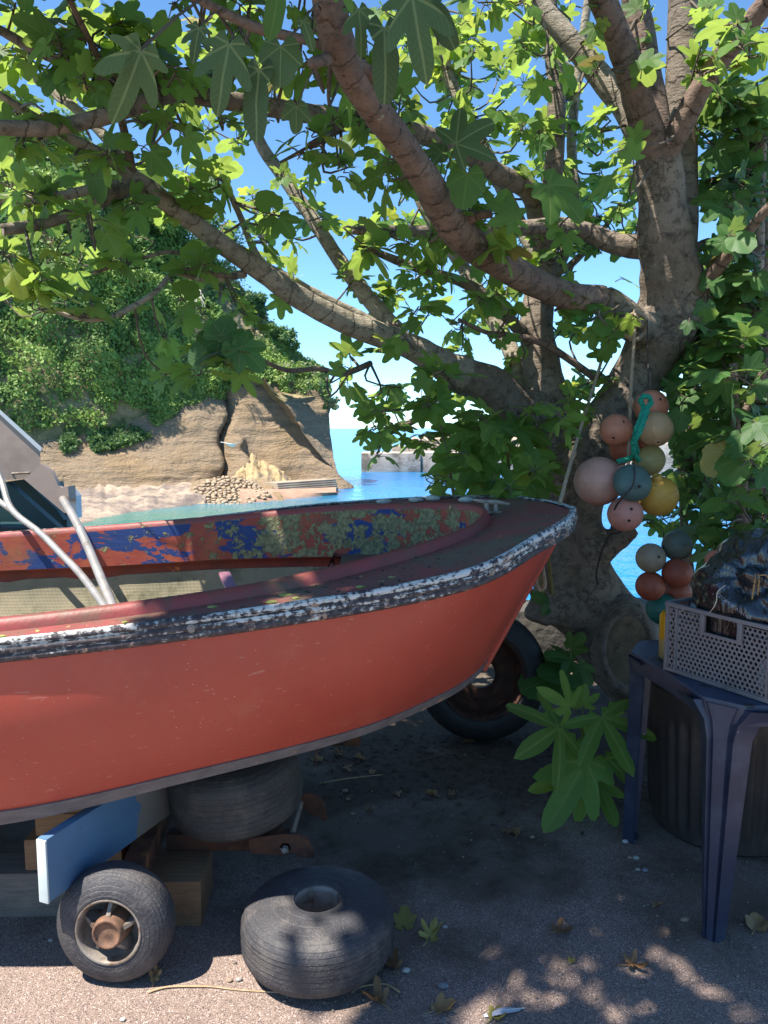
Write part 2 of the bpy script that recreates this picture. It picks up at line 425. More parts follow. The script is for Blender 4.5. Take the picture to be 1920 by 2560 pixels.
LEAF = leafmat('fig_leaf', (.050, .125, .024), (.088, .195, .034), (.22, .26, .03), (2.6, 2.6, .8), (.20, .27, .08), .55)
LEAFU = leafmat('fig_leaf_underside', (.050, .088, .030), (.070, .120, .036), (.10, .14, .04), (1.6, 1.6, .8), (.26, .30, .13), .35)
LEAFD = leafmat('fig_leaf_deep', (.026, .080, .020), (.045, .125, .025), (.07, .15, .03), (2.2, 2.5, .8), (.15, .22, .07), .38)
LEAFY = leafmat('yellowing_leaf', (.20, .19, .05), (.28, .24, .06), (.34, .25, .06), (1.2, 1.1, .6), (.35, .30, .12), .25)
DEADL = leafmat('dead_leaf', (.17, .085, .035), (.26, .15, .06), (.30, .19, .08), (.9, .8, .6), (.30, .19, .10), .12)
STEMG = simple('green_stem', (.13, .15, .035), (.09, .12, .03), 20, .6, 0)
PETI = simple('petiole', (.17, .17, .055), (.20, .12, .06), 20, .6, 0)

# ================================================================== SETTING
SEA = -3.0
# ---- sea
M = Mat('sea_water')
p = M.co(); X_, Y_, Z_ = M.sep(p); Y_ = M.math('ADD', Y_, 7001.5)
near = M.n('MapRange', Value=Y_, i1=56.0, i2=40.0, i3=0.0, i4=1.0).outputs[0]
shal = M.math('MULTIPLY', near, M.n('MapRange', Value=X_, i1=2.0, i2=-3.5, i3=0.0, i4=1.0).outputs[0])
n1 = M.noise(.10, 4, .6, M.map((1, .35, 1)))
deep = M.mix(M.step(n1, .3, .7), (.004, .13, .36), (.010, .18, .43))
c = M.mix(shal, deep, (.05, .19, .17))
c = M.mix(M.step(M.noise(.5, 5, .6, M.map((1, .4, 1))), .66, .78), c, (.10, .30, .45))
wv = M.math('ADD', M.math('MULTIPLY', M.noise(.55, 4, .6, M.map((1, .45, 1))), 1.0), M.math('MULTIPLY', M.noise(3.0, 3, .6, M.map((1, .5, 1))), .28))
M.set(color=c, rough=.16, spec=.38).bump(wv, .5, .5)
m = MB(); ys = [3, 12, 30, 70, 150, 400, 1200, 4000, 14000]
m.grid([[(-(y * .9 + 60), y, SEA), (y * .9 + 60, y, SEA)] for y in ys], flip=True)
m.build('sea', M.m, kind='structure')
# ---- ground of the quay
m = MB()
poly = [(-30, -10, -4), (12, -10, -4), (12, 5.3, -4), (-3.6, 5.3, -4), (-4.55, 11.4, -4), (-30, 11.4, -4)]
m.prism(poly, (0, 0, 4)); g = m.build('ground', ASPH, kind='structure', auto=False)
# ---- cliff
base = [(-60, 36), (-40, 42), (-27, 46.5), (-18.7, 50.5), (-14, 53), (-10.2, 55), (-5.9, 56.2), (-2.75, 56.8), (-2.0, 58.6), (-3.0, 62), (-8, 68), (-16, 74), (-30, 82)]
zr = [1.2, .6, .3, 1.0, 3.0, 5.0, 4.7, 4.0, 3.4, 3.4, 4, 5, 6]
zt = [27, 27, 27, 25, 21.5, 15.5, 8.2, 4.9, 4.0, 5, 8, 12, 16]
sb = [8, 8, 8, 8, 7, 5.5, 3.8, 1.8, .8, 1.6, 3, 5, 7]
NS, NT = 250, 110
arr = spline([(b[0], b[1], r_, t_, s_) for b, r_, t_, s_ in zip(base, zr, zt, sb)], NS)
CL = np.zeros((NS, NT, 3)); CN = np.zeros((NS, NT, 2)); CZ = np.zeros((NS, NT))
for i in range(NS):
    a, b = arr[max(i - 2, 0)], arr[min(i + 2, NS - 1)]
    t = np.array([b[0] - a[0], b[1] - a[1]]); t /= np.linalg.norm(t)
    nrm = np.array([t[1], -t[0]])                          # outward
    bx, by, r0, t0, s0 = arr[i]
    for j in range(NT):
        v = j / (NT - 1)
        if v < .55:
            w = v / .55; z = SEA - .6 + (r0 - SEA + .6) * w
            back = 5.5 * w + .25 * math.sin(w * 3.1)
        else:
            w = (v - .55) / .45; z = r0 + (t0 - r0) * w
            back = 5.5 + s0 * (w ** 1.05)
        x = bx - nrm[0] * back; y = by - nrm[1] * back
        q = Vector((x, y, z))
        st = noise.noise(Vector((x * .05, y * .05, z * 1.5 + .35 * noise.noise(q * .3)))) * .24 + noise.noise(Vector((x * .12, y * .12, z * 4.2 + .15 * x))) * .07
        big = noise.noise(q * .16) * .7 + noise.noise(q * .45) * .28 + noise.noise(q * 1.3) * .12
        d = st + big if v < .55 else big * 1.2 + .2 * st
        # wave-cut notch and the deep cleft
        if z < SEA + 1.6: d -= .55 * max(0, 1 - abs(z - SEA - .7) / .9) * (.5 + .8 * noise.noise(Vector((x * .35, y * .35, 0))))
        CL[i, j] = (x + nrm[0] * d, y + nrm[1] * d, z); CN[i, j] = nrm; CZ[i, j] = z - r0
# cleft + fallen orange buttress around photo x 580..650
for i in range(NS):
    for j in range(NT):
        pr = proj(CL[i, j])
        if pr is None: continue
        px, py = pr[0], pr[1]
        if CL[i, j, 1] > 62.0: continue
        line = 575 - (py - 930) * .05 + 9 * math.sin(py * .05)
        k = math.exp(-((px - line) / 7.0) ** 2) * (1 if 880 < py < 1215 else 0)
        CL[i, j, :2] -= CN[i, j] * 1.3 * k
        if 1095 < py < 1240:
            wdt = 40 * (py - 1085) / 130 + 6
            k = max(0, 1 - abs(px - line - 38) / (wdt + 8))
            q = Vector(CL[i, j])
            CL[i, j, :2] += CN[i, j] * k * (1.1 + 1.1 * abs(noise.noise(q * 1.6)))
M = Mat('sandstone')
p = M.co('Object'); X_, Y_, Z_ = M.sep(p)
wob = M.math('ADD', Z_, M.math('MULTIPLY', M.noise(.35, 4), 1.3))
cv = M.n('CombineXYZ', X=M.math('MULTIPLY', X_, .18), Y=M.math('MULTIPLY', Y_, .18), Z=M.math('MULTIPLY', wob, 2.4)).outputs[0]
str_ = M.noise(1.0, 6, .65, cv)
c = M.mix(M.step(str_, .35, .65), (.72, .52, .265), (.57, .415, .215))
c = M.mix(M.step(M.noise(.33, 5, .6), .48, .62), c, (.72, .47, .17))
c = M.mix(M.math('MULTIPLY', M.step(M.noise(.9, 6, .7, cv), .56, .66), .75), c, (.46, .37, .26))
c = M.mix(M.step(M.noise(1.1, 5, .7, M.map(loc=(3, 3, 3))), .66, .72), c, (.26, .20, .15))
wet = M.step(M.math('ADD', Z_, M.math('MULTIPLY', M.noise(.8, 4), .8)), 1.55, 1.15)
c = M.mix(M.math('MULTIPLY', wet, .8), c, (.15, .115, .095))
h = M.math('ADD', M.math('MULTIPLY', str_, 1.4), M.noise(2.2, 8, .68))
M.set(color=c, rough=.95, spec=.15).bump(h, 1.0, .30); CLIFFM = M.m
# above the rock the slope is soil under the scrub
M = Mat('slope_soil')
c = M.mix(M.step(M.noise(.5, 6, .65), .38, .62), (.05, .075, .028), (.33, .25, .15))
M.set(color=c, rough=.95, spec=.1).bump(M.noise(2, 6), .8, .3); SLOPEM = M.m
m = MB()
jr = int(.55 * NT)
m.grid([[tuple(CL[i, j]) for j in range(jr + 1)] for i in range(NS)])
m.cm = 1; m.grid([[tuple(CL[i, j]) for j in range(jr, NT)] for i in range(NS)])
cl = m.build('cliff', [CLIFFM, SLOPEM], kind='structure', auto=False)

# ---- scrub hanging on the cliff: leaf sprays in clumps
SCR_L = []
def scrubmat(name):
    M = Mat(name)
    at_ = M.n('Attribute', _attribute_name='tone').outputs['Fac']
    c = M.ramp(at_, [(0, (.055, .110, .045)), (.35, (.12, .215, .060)), (.62, (.22, .335, .080)), (.80, (.29, .39, .09)), (.9, (.27, .27, .19)), (1, (.30, .24, .11))])
    M.set(color=c, rough=.55, spec=.3)
    tr = M.n('BsdfTranslucent', Color=M.mix(.5, c, (.12, .20, .03)))
    ms = M.n('MixShader', i0=.35, i1=M.b.outputs[0], i2=tr.outputs[0]); M.t.links.new(ms.outputs[0], M.o.inputs[0]); return M.m
SCRUB = scrubmat('scrub_leaves')
def sprays(pos, nrm, size, tone, name, mat, kind='stuff', parent=None, label=None, cat=None, group=None):
    """pos (n,3), nrm (n,3) -> one mesh of small folded leaf faces"""
    n = len(pos); r1 = rng.normal(size=(n, 3))
    a = r1 + nrm * .2; a /= np.linalg.norm(a, axis=1)[:, None]
    b = np.cross(a, nrm + rng.normal(size=(n, 3)) * .45); b /= np.linalg.norm(b, axis=1)[:, None] + 1e-9
    c_ = np.cross(a, b)
    s = (size * rng.uniform(.6, 1.4, n))[:, None]
    v = np.stack([pos - a * s, pos + b * s * .55 + c_ * s * .18, pos + a * s * 1.1, pos - b * s * .55 + c_ * s * .18], 1).reshape(-1, 3)
    lo, hi = v.min(0), v.max(0); org = Vector(((lo[0] + hi[0]) / 2, (lo[1] + hi[1]) / 2, lo[2]))
    v = v - np.array(org)
    me = bpy.data.meshes.new(name); me.vertices.add(4 * n); me.vertices.foreach_set('co', v.ravel().astype(np.float32))
    idx = np.arange(4 * n).reshape(-1, 4)
    tri = np.concatenate([idx[:, [0, 1, 2]], idx[:, [0, 2, 3]]], 1).reshape(-1, 3)
    me.loops.add(6 * n); me.loops.foreach_set('vertex_index', tri.ravel().astype(np.int32))
    me.polygons.add(2 * n); me.polygons.foreach_set('loop_start', np.arange(0, 6 * n, 3, dtype=np.int32))
    at_ = me.attributes.new('tone', 'FLOAT', 'POINT'); at_.data.foreach_set('value', np.repeat(tone, 4).astype(np.float32))
    me.update(); me.validate(); me.materials.append(mat)
    o = bpy.data.objects.new(name, me); col.objects.link(o); WL[o.name] = org
    if parent is not None: o.parent = parent; o.location = org - WL[parent.name]
    else: o.location = org
    tag(o, label, cat, group, kind); return o
pts = []; nn = []; tn = []
cam0 = np.array([0, 0, CAM_H])
def soilpatch(px, py):       # bare earth shows here in the photograph
    return (520 < px < 700 and 700 < py < 850 and abs((px - 520) * .9 - (py - 700)) < 60) or (455 < px < 520 and 770 < py < 850)
tries = 0
while len(pts) < 105000 and tries < 900000:
    tries += 1
    i = random.randint(8, 195); j = random.randint(int(NT * .40), NT - 2)
    P_ = CL[i, j] + (CL[i + 1, j] - CL[i, j]) * random.random(); P_ = P_ + (CL[i, j + 1] - CL[i, j]) * random.random()
    pr = proj(P_)
    if pr is None or pr[0] < -220 or pr[0] > 900 or P_[1] > 76: continue
    px, py = pr[0], pr[1]
    # lower edge of the vegetation, read from the photograph
    edge = np.interp(px, [-200, 90, 200, 250, 300, 370, 400, 470, 560, 600, 660, 700, 760, 850], [1060, 1075, 1060, 1085, 1000, 1040, 1040, 1010, 985, 960, 940, 965, 975, 990])
    edge += 22 * noise.noise(Vector((px * .03, 0, 0))) + 30 * max(0, noise.noise(Vector((px * .011, 5, 0))))
    extra = (430 < px < 720 * 0 + 360 and 0) or (150 < px < 370 and py < 1150 and math.hypot((px - 300) / 75, (py - 1105) / 42) < 1) or math.hypot((px - 172) / 20, (py - 1105) / 26) < 1
    if py > edge and not extra: continue
    if soilpatch(px, py) and random.random() < .85: continue
    q = Vector(P_)
    cl_ = noise.noise(q * .42) + .5 * noise.noise(q * 1.1)
    thin = np.interp(px, [0, 560, 700, 860], [1, 1, .85, .7])
    if cl_ < -.3 and random.random() < .75: continue
    if random.random() > thin: continue
    out = .15 + max(0, cl_ + .35) * 1.5 * thin
    if px > 640: out *= .45
    out *= random.random() ** .4 * min(1, .25 + max(0, edge - py) / 110)
    nv = np.array([CN[i, j, 0], CN[i, j, 1], .45]); nv /= np.linalg.norm(nv)
    pts.append(P_ + nv * out + rng.normal(size=3) * .12); nn.append(nv)
    fine = noise.noise(q * 1.9)
    t = .46 + .42 * noise.noise(q * .19 + Vector((3, 1, 9))) + .12 * fine + random.uniform(-.08, .08) + .12 * min(1, out)
    if extra: t = random.uniform(.02, .3)
    if 380 < px < 720 and py > 850: t += .18
    if px > 560 and py < 860: t = random.choice([.1, .3, .45, .88, .95])
    if px > 720: t = random.choice([.55, .7, .87, .9, .3]) if random.random() < .6 else t
    tn.append(min(1, max(0, t)))
sprays(np.array(pts), np.array(nn), rng.choice([.07, .10, .13, .18], len(pts)), np.array(tn), 'cliff_scrub', SCRUB, 'stuff', None, 'green ivy and scrub covering the cliff slope', 'scrub')
# single bushes and trees that stand out on the skyline
def bush(c, r, tone, name, label, n, squash=1.0, lean=0.0):
    c = Vector(c) - Vector((0, 0, .35 * r)); root = thing(name, c, label, 'tree' if 'tree' in name else 'shrub', 'growth on the clifftop')
    mm = MB()
    for k in range(4):
        a = k * 1.7; top = c + Vector((math.cos(a) * r * .5, math.sin(a) * r * .5, r * 1.1 * squash))
        mm.tube([c - Vector((0, 0, .6)), c + (top - c) * .5 + Vector((.1, 0, .1)), top], [r * .07, r * .05, r * .02], 6)
    mm.build('trunk', TWIGM, root)
    cc = [Vector(c) + Vector((random.gauss(0, .45) * r, random.gauss(0, .45) * r, (random.uniform(-.15, 1.1)) * r * squash)) for _ in range(9)]
    pos = []; nr = []; tt = []
    for k in range(n):
        o = random.choice(cc); d = Vector((random.gauss(0, 1), random.gauss(0, 1), random.gauss(0, 1))).normalized()
        rr = r * .48 * random.random() ** .35
        pos.append(tuple(o + d * rr)); nr.append(tuple(d)); tt.append(min(1, max(0, tone + random.uniform(-.15, .15) + .1 * d.z)))  # upward leaves toned lighter, top light put into the colour
    sprays(np.array(pos), np.array(nr), .15, np.array(tt), 'crown', SCRUB, None, root)
bush(at(700, 850, 64) , 1.1, .22, 'clifftop_shrub', 'dark rounded shrub on the skyline above the bare earth bank', 1500)
bush(at(640, 775, 64), 1.2, .16, 'clifftop_tree', 'dark evergreen tree at the top of the earth bank', 1800)
bush(at(520, 640, 64), 2.3, .20, 'clifftop_tree', 'broad dark conifer standing behind the bare earth bank', 2600, 1.2)
bush(at(400, 540, 63), 2.4, .66, 'clifftop_tree', 'pale feathery tree rising highest on the clifftop', 2800, 1.5)
bush(at(490, 520, 64), 1.9, .72, 'clifftop_tree', 'yellow green feathery tree beside the highest clifftop tree', 2200, 1.6)
bush(at(230, 560, 57), 2.4, .12, 'clifftop_tree', 'blackish green tree with dense crown above the ivy', 2600, 1.1)
bush(at(90, 520, 54), 2.2, .60, 'clifftop_tree', 'greyish pale tree at the left end of the clifftop', 2400, 1.2)
bush(at(800, 955, 59.5), .9, .74, 'cliff_edge_shrub', 'bright green shrub on the rock edge over the sea', 1100, .8)
bush(at(725, 935, 59.2), 1.1, .76, 'cliff_edge_shrub', 'bright green shrub spilling over the rock by the cleft', 1300, .8)
bush(at(822, 1008, 60), .6, .90, 'cliff_edge_shrub', 'greyish dry shrub at the outermost rock corner', 500, .8)
# dead branches on the slope
mm = MB()
for k in range(7):
    a = at(478 + k * 3, 742 - k * 3, 58); b_ = a + Vector((random.uniform(.2, 1.0), -.8, -random.uniform(.3, 1.4)))
    mm.tube([a, (a + b_) / 2 + Vector((.1, 0, .12)), b_], [.045, .03, .012], 5)
mm.build('dead_branches', simple('bleached_wood', (.42, .38, .34), (.34, .30, .27), 3, .9, 0), None, 'bleached dead branches lying on the earth bank', 'branches', kind='stuff')

# ---- rubble wall at the cliff foot: every stone its own mesh copy
smesh = []
for k in range(7):
    mb = MB(); sd = k * 7.3
    mb.ball((0, 0, 0), (1, .85, .72), 8, 5, None, lambda d: .85 + .55 * noise.noise(d * 1.5 + Vector((sd, 0, 0))))
    me = mb.mesh('stone', (0, 0, 0)); me.materials.append(BOULD); smesh.append(me)
rw = thing('rubble_wall', at(560, 1262, 44.5), 'heap of pale rounded stones piled against the cliff foot', 'stone wall')
def cliff_at(px, py):
    best = None
    for i in range(60, 175):
        for j in range(0, jr, 1):
            pr = proj(CL[i, j])
            if pr is None: continue
            d = abs(pr[0] - px) + abs(pr[1] - py)
            if best is None or d < best[0]: best = (d, CL[i, j], CN[i, j])
    return best
grid_px = [(x, 1206 + 52 * k / 5) for x in range(480, 680, 20) for k in range(6)]
look = [(g_, cliff_at(*g_)) for g_ in grid_px[::2]]
cnt = 0; row = 0; py = 1262
while py > 1192:
    x0 = np.interp(py, [1192, 1215, 1262], [540, 492, 470]); x1 = np.interp(py, [1192, 1215, 1240, 1262], [580, 655, 676, 610])
    px = x0 + random.uniform(0, 6)
    while px < x1:
        g_, hit = min(look, key=lambda q: abs(q[0][0] - px) + abs(q[0][1] - py))
        Yc = float(np.interp(py, [1192, 1262], [52.5, 45.6]))
        pnt = at(px, py + random.uniform(-2, 2), Yc)
        o = bpy.data.objects.new('stone', random.choice(smesh)); col.objects.link(o); o.parent = rw
        s = random.uniform(.15, .25); o.scale = (s * random.uniform(.9, 1.4), s, s * random.uniform(.8, 1.1))
        o.rotation_euler = (random.uniform(-.3, .3), random.uniform(-.3, .3), random.uniform(0, 6.3))
        o.location = pnt - WL[rw.name]; cnt += 1
        px += s * 2.0 * 1920 / Yc * random.uniform(.72, .92)
    py -= 6.0
mm = MB()       # earth core behind the stones
def rough(q, a=.35): 
    n_ = noise.noise(q * .8) + .6 * noise.noise(q * 2.1) + .3 * noise.noise(q * 5); return q + Vector((0, -a * n_, a * .8 * n_))
Pg = []
for px in range(440, 716, 4):
    f = min(1, (px - 440) / 60, (716 - px) / 50); colm = []; t0 = 1262 - 62 * f ** .6
    for k in range(13):
        py = t0 + (1274 - t0) * k / 12; colm.append(rough(at(px, py, float(np.interp(py, [1190, 1270], [53.4, 45.4]))), .22) if k else at(px, t0 - 12, 58))
    Pg.append(colm)
mm.grid(Pg); mm.build('rubble_core', CLIFFM, rw, auto=False)
# ---- slab of fresh orange rock fallen from the cleft
mm = MB(); Pg = []
for px in range(566, 742, 3):
    topy = float(np.interp(px, [566, 590, 612, 630, 650, 680, 710, 742], [1212, 1180, 1146, 1132, 1150, 1164, 1180, 1212])) + 7 * noise.noise(Vector((px * .13, 3, 0)))
    colm = [at(px, topy - 6, 60)]
    for k in range(15):
        py = topy + (1218 - topy) * k / 14; q_ = at(px, py, 57.4 - 4.6 * (k / 14) ** 1.3 - .8 * math.sin(math.pi * min(1, max(0, (px - 566) / 150))))
        colm.append(rough(q_, .55 if 0 < k < 14 else .2))
    Pg.append(colm)
mm.grid(Pg); mm.build('fallen_rock', simple('fresh_ochre_rock', (.40, .285, .150), (.31, .22, .115), 1.1, .95, .8, 3, .2, dirt=(.30, .23, .15), dscale=.9, dlo=.5, dhi=.6), None, 'crumbling orange rock fall below the dark cleft in the cliff', 'rock', auto=False)
# ---- stepped ledge and stony beach below the headland
LEDG = simple('ledge_stone', (.34, .28, .21), (.24, .19, .145), 1.2, .9, .5, 8, .05)
lw = thing('stepped_ledge', at(760, 1228, 54), 'low concrete steps along the foot of the headland', 'ledge')
for k in range(5):
    a = at(690, 1208 + k * 5.2, 51.0 - k * .15); b_ = at(836, 1196 + k * 5.2, 55.0 - k * .15)
    d = (b_ - a); L = d.length; M3 = Matrix.Rotation(math.atan2(d.y, d.x), 3, 'Z')
    mm = MB(); mm.box((a + b_) / 2 + Vector((-.35, .15, -.1)), (L, 1.3 + k * .1, .2), M3, .03); mm.build('ledge_step', LEDG, lw)
mm = MB(); rows = []
for px in range(600, 860, 20):
    f = (px - 600) / 260
    rows.append([at(px, 1205, 58.5), at(px, 1224 - 2 * f, 48.4 + 4.6 * f), at(px, 1238 - 8 * f, 47 + 5.0 * f) + Vector((0, 0, .12 * noise.noise(Vector((px * .05, 0, 0))))), at(px, 1262 - 30 * f, 45.4 + 7.0 * f), at(px, 1266 - 28 * f, 44.8 + 7.0 * f) - Vector((0, 0, .5))])
mm.grid(rows, flip=True); mm.build('beach', simple('brown_sand', (.36, .23, .16), (.27, .17, .12), 1.2, .95, .4, 5, .05), kind='structure')
mm = MB(); rows = []
for px in range(120, 520, 5):
    f = (px - 120) / 400; top = 1232 + 14 * noise.noise(Vector((px * .02, 1, 0))) + 6 * noise.noise(Vector((px * .07, 1, 0))); bot = 1322 - 62 * f; r = [at(px, 1190, 58)]
    for k in range(14):
        py = top + (bot - top) * k / 13; r.append(rough(at(px, py, float(np.interp(k / 13, [0, 1], [52, 33.5 + 12.5 * f]))), .28 if k < 12 else .1) + Vector((0, 0, .35 * min(1, (13 - k) / 3))))
    r.append(at(px, bot + 6, 33.0 + 12.5 * f) - Vector((0, 0, .8))); rows.append(r)
mm.grid(rows, flip=True); mm.build('rock_shelf', simple('shelf_rock', (.36, .28, .21), (.24, .19, .15), .8, .9, .7, 2.5, .15, dirt=(.15, .12, .105), dscale=.5, dlo=.45, dhi=.6), kind='structure', auto=False)
# ---- pier: stepped concrete blocks
pr_ = thing('concrete_pier', at(1000, 1180, 79), 'weathered concrete breakwater stepping up behind the fig leaves', 'pier')
def pblock(x0, x1, ytop, Yf, dep, name):
    a = at(x0, ytop, Yf); b_ = at(x1, ytop, Yf); mm = MB()
    mm.box(((a.x + b_.x) / 2, Yf + dep / 2, (a.z + SEA - 1) / 2), (b_.x - a.x, dep, a.z - SEA + 1), None, .08); mm.build(name, CONC, pr_)
pblock(903, 1052, 1133, 79.0, 6, 'pier_block'); pblock(1053, 1500, 1131, 79.15, 6, 'pier_block')
pblock(980, 1250, 1116, 85.5, 4, 'pier_block'); pblock(1252, 1660, 1114, 85.7, 4, 'pier_block')
pblock(1016, 1660, 1098, 90, 3, 'parapet'); pblock(1600, 2100, 1110, 70, 8, 'pier_block')
mm = MB(); rows = []
for px in range(1030, 1960, 10):
    e = 1095 - 20 * math.sin(min(1, (px - 1030) / 200) * 1.57) + 7 * noise.noise(Vector((px * .05, 2, 0))) + 4 * noise.noise(Vector((px * .17, 2, 0)))
    rows.append([at(px, 1130, 96), at(px, 1112, 97) + Vector((0, noise.noise(Vector((px * .1, 0, 0))), 0)), at(px, (1104 + e) / 2, 99) + Vector((0, 1.5 * noise.noise(Vector((px * .14, 4, 0))), .3 * noise.noise(Vector((px * .2, 7, 0))))), at(px, e, 102), at(px, e + 6, 112), at(px, 1112, 125)])
mm.grid(rows); mm.build('reef', ROCKS, None, 'brown rocky reef behind the breakwater', 'rocks', auto=False)
mm = MB(); rows = []
for px in range(1290, 2300, 30):
    e = 1068 - 17 * math.sin(min(1, (px - 1290) / 420) * 1.57) + 3 * noise.noise(Vector((px * .02, 0, 0)))
    rows.append([at(px, 1071, 1500), at(px, e, 1560), at(px, 1071, 1700)])
mm.grid(rows); mm.build('hills', HILL, kind='structure', auto=False)
# ---- low quay kerb in the gloom behind the tree
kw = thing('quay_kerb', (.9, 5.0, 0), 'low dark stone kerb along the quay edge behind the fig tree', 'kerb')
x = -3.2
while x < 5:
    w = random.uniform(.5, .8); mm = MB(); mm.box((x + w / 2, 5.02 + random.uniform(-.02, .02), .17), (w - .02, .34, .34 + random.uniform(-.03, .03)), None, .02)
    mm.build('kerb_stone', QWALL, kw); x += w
# ---- gull
gm = simple('gull_white', (.8, .8, .8), (.7, .7, .7), 3, .6, 0)
gl = thing('gull', at(580, 1113, 40), 'white gull gliding low in front of the cliff', 'bird')
mm = MB(); mm.lathe([(0.001, -.22), (.05, -.14), (.08, 0), (.06, .12), (.045, .18), (.03, .24), (.004, .28)], 12, Matrix.Translation(WL[gl.name]) @ Matrix.Rotation(R(-80), 4, 'Y')); mm.build('body', gm, gl)
for s in (-1, 1):
    mm = MB(); c0 = WL[gl.name]
    pl = [(0, 0), (.16, .25), (.10, .62), (-.05, .66), (-.10, .3), (-.12, 0)]
    mm.prism([c0 + Vector((-q[1] * .9 * (1 if s < 0 else -.75), q[0], .05 + .16 * q[1])) for q in pl], (0, 0, .02)); mm.build('wing', gm, gl)

# ================================================================== BOAT
Nc = [(-3.3, 2.02, .84), (-2.2, 1.88, .90), (-1.5, 1.84, .945), (-.95, 1.85, .978), (-.272, 1.95, 1.042), (.218, 2.1, 1.103), (.47, 2.31, 1.178), (.60, 2.5, 1.206), (.66, 2.7, 1.215)]
Fc = [(-3.3, 3.18, .98), (-2.2, 3.26, 1.01), (-1.5, 3.28, 1.055), (-.95, 3.27, 1.094), (-.27, 3.27, 1.17), (.218, 3.22, 1.205), (.47, 3.06, 1.222), (.60, 2.9, 1.222), (.66, 2.7, 1.215)]
Cc = [(-3.3, 2.14, .33), (-2.2, 2.0, .38), (-1.6, 1.96, .415), (-1.03, 1.96, .455), (-.555, 2.05, .528), (-.1, 2.22, .582), (.15, 2.41, .612), (.28, 2.54, .634), (.355, 2.66, .655)]
Gc = [(-3.3, 3.0, .40), (-2.2, 3.05, .45), (-1.6, 3.06, .48), (-1.07, 3.05, .51), (-.57, 3.03, .57), (-.1, 2.97, .6), (.15, 2.88, .63), (.28, 2.78, .645), (.355, 2.66, .655)]
Kc = [(-3.3, 2.6, .31), (-2.2, 2.6, .36), (-1.6, 2.6, .39), (-1.07, 2.6, .43), (-.57, 2.6, .49), (-.1, 2.62, .55), (.15, 2.64, .59), (.28, 2.65, .62), (.355, 2.66, .655)]
NB = 73
Nn, Ff, Cn, Gf, Kk = [spline(c_, NB) for c_ in (Nc, Fc, Cc, Gc, Kc)]
boat = thing('rowing_boat', (-1.2, 2.55, .3), 'red wooden boat with flaking white rub rail propped up under the fig tree', 'boat')
def side(A, B, sgn):
    rows = []
    for i in range(NB):
        a, b = A[i], B[i]; r = []
        for k in range(15):
            t = k / 14; p_ = a + (b - a) * t
            bul = .045 * math.sin(math.pi * t) * min(1, (NB - 1 - i) / 14)
            r.append((p_[0], p_[1] - sgn * bul, p_[2] - bul * .3))
        rows.append(r)
    return rows
m = MB(); m.grid(side(Cn, Nn, 1), flip=False); m.grid(side(Gf, Ff, -1), flip=True); m.build('hull', HULL, boat, auto=False)
m = MB(); m.grid([[tuple(Cn[i]), tuple(Kk[i]), tuple(Gf[i])] for i in range(NB)], flip=True)
m.grid([[tuple(Nn[0]), tuple((Nn[0] + Ff[0]) / 2), tuple(Ff[0])], [tuple(Cn[0]), tuple(Kk[0]), tuple(Gf[0])]]); m.build('bottom', CHINE, boat)
# chine strip: grey band that turns up into the stem
def strip(A, B, lo, hi, out, name, mat, sgn=1):
    rows = []
    for i in range(NB):
        d = (B[i] - A[i]); L = np.linalg.norm(d); d = d / L
        fo = min(1, (NB - 1 - i) / 14); nb = np.array([0, -sgn, -.25]) * out
        q0, q1 = A[i] + d * lo, A[i] + d * hi
        bo = np.array([0, -sgn * .045 * math.sin(math.pi * hi / L) * fo, 0])
        rows.append([tuple(q0 - nb * .2), tuple(q0 + nb), tuple(q1 + nb + bo), tuple(q1 + bo - nb * .3)])
    mm = MB(); mm.grid(rows, smooth=False, flip=sgn < 0); mm.build(name, mat, boat)
strip(Cn, Nn, -.012, .034, .007, 'chine_strip', CHINE); strip(Gf, Ff, -.012, .034, .007, 'chine_strip', CHINE, -1)
mm = MB(); stem = [Cn[-1] + (Nn[-1] - Cn[-1]) * t for t in np.linspace(-.02, .93, 12)]
mm.tube([Vector(q) + Vector((.004, 0, 0)) for q in stem], .013, 8); mm.build('stem', HULL, boat)
# rub rail with three ridges
outer = np.concatenate([Nn, Ff[::-1][1:]]); NO = len(outer)
prof = [(-.004, .006), (.012, .010), (.020, .002), (.020, -.008), (.013, -.012), (.020, -.016), (.021, -.027), (.013, -.031), (.019, -.035), (.018, -.047), (.008, -.054), (-.006, -.054)]
rows = []
for i in range(NO):
    t = outer[min(i + 1, NO - 1)] - outer[max(i - 1, 0)]; t = np.array([t[0], t[1], 0]); t /= np.linalg.norm(t)
    nrm = np.array([t[1], -t[0], 0]); wbl = .0015 * noise.noise(Vector(outer[i]) * 9)
    rows.append([tuple(outer[i] + nrm * (o_ + wbl) + np.array([0, 0, z_])) for o_, z_ in prof])
m = MB(); m.grid(rows, flip=True); L_ = 0
rail = m.build('rub_rail', RAIL, boat, auto=False)
me = rail.data; cum = np.concatenate([[0], np.cumsum(np.linalg.norm(np.diff(outer, axis=0), axis=1))])
for k in (20, 33, 47, 60, 69):       # rail bolts
    mm = MB(); p_ = Vector(outer[k]) + Vector((0, -.019, -.022)); t = outer[k + 1] - outer[k - 1]; nv = Vector((t[1], -t[0], 0)).normalized()
    mm.lathe([(.0, .004), (.006, .005), (.007, .001), (.011, 0), (.011, -.004)], 12, Matrix.Translation(Vector(outer[k]) + nv * .020 + Vector((0, 0, -.022))) @ rotdir(nv).to_4x4()); mm.build('bolt', RIMM, rail)
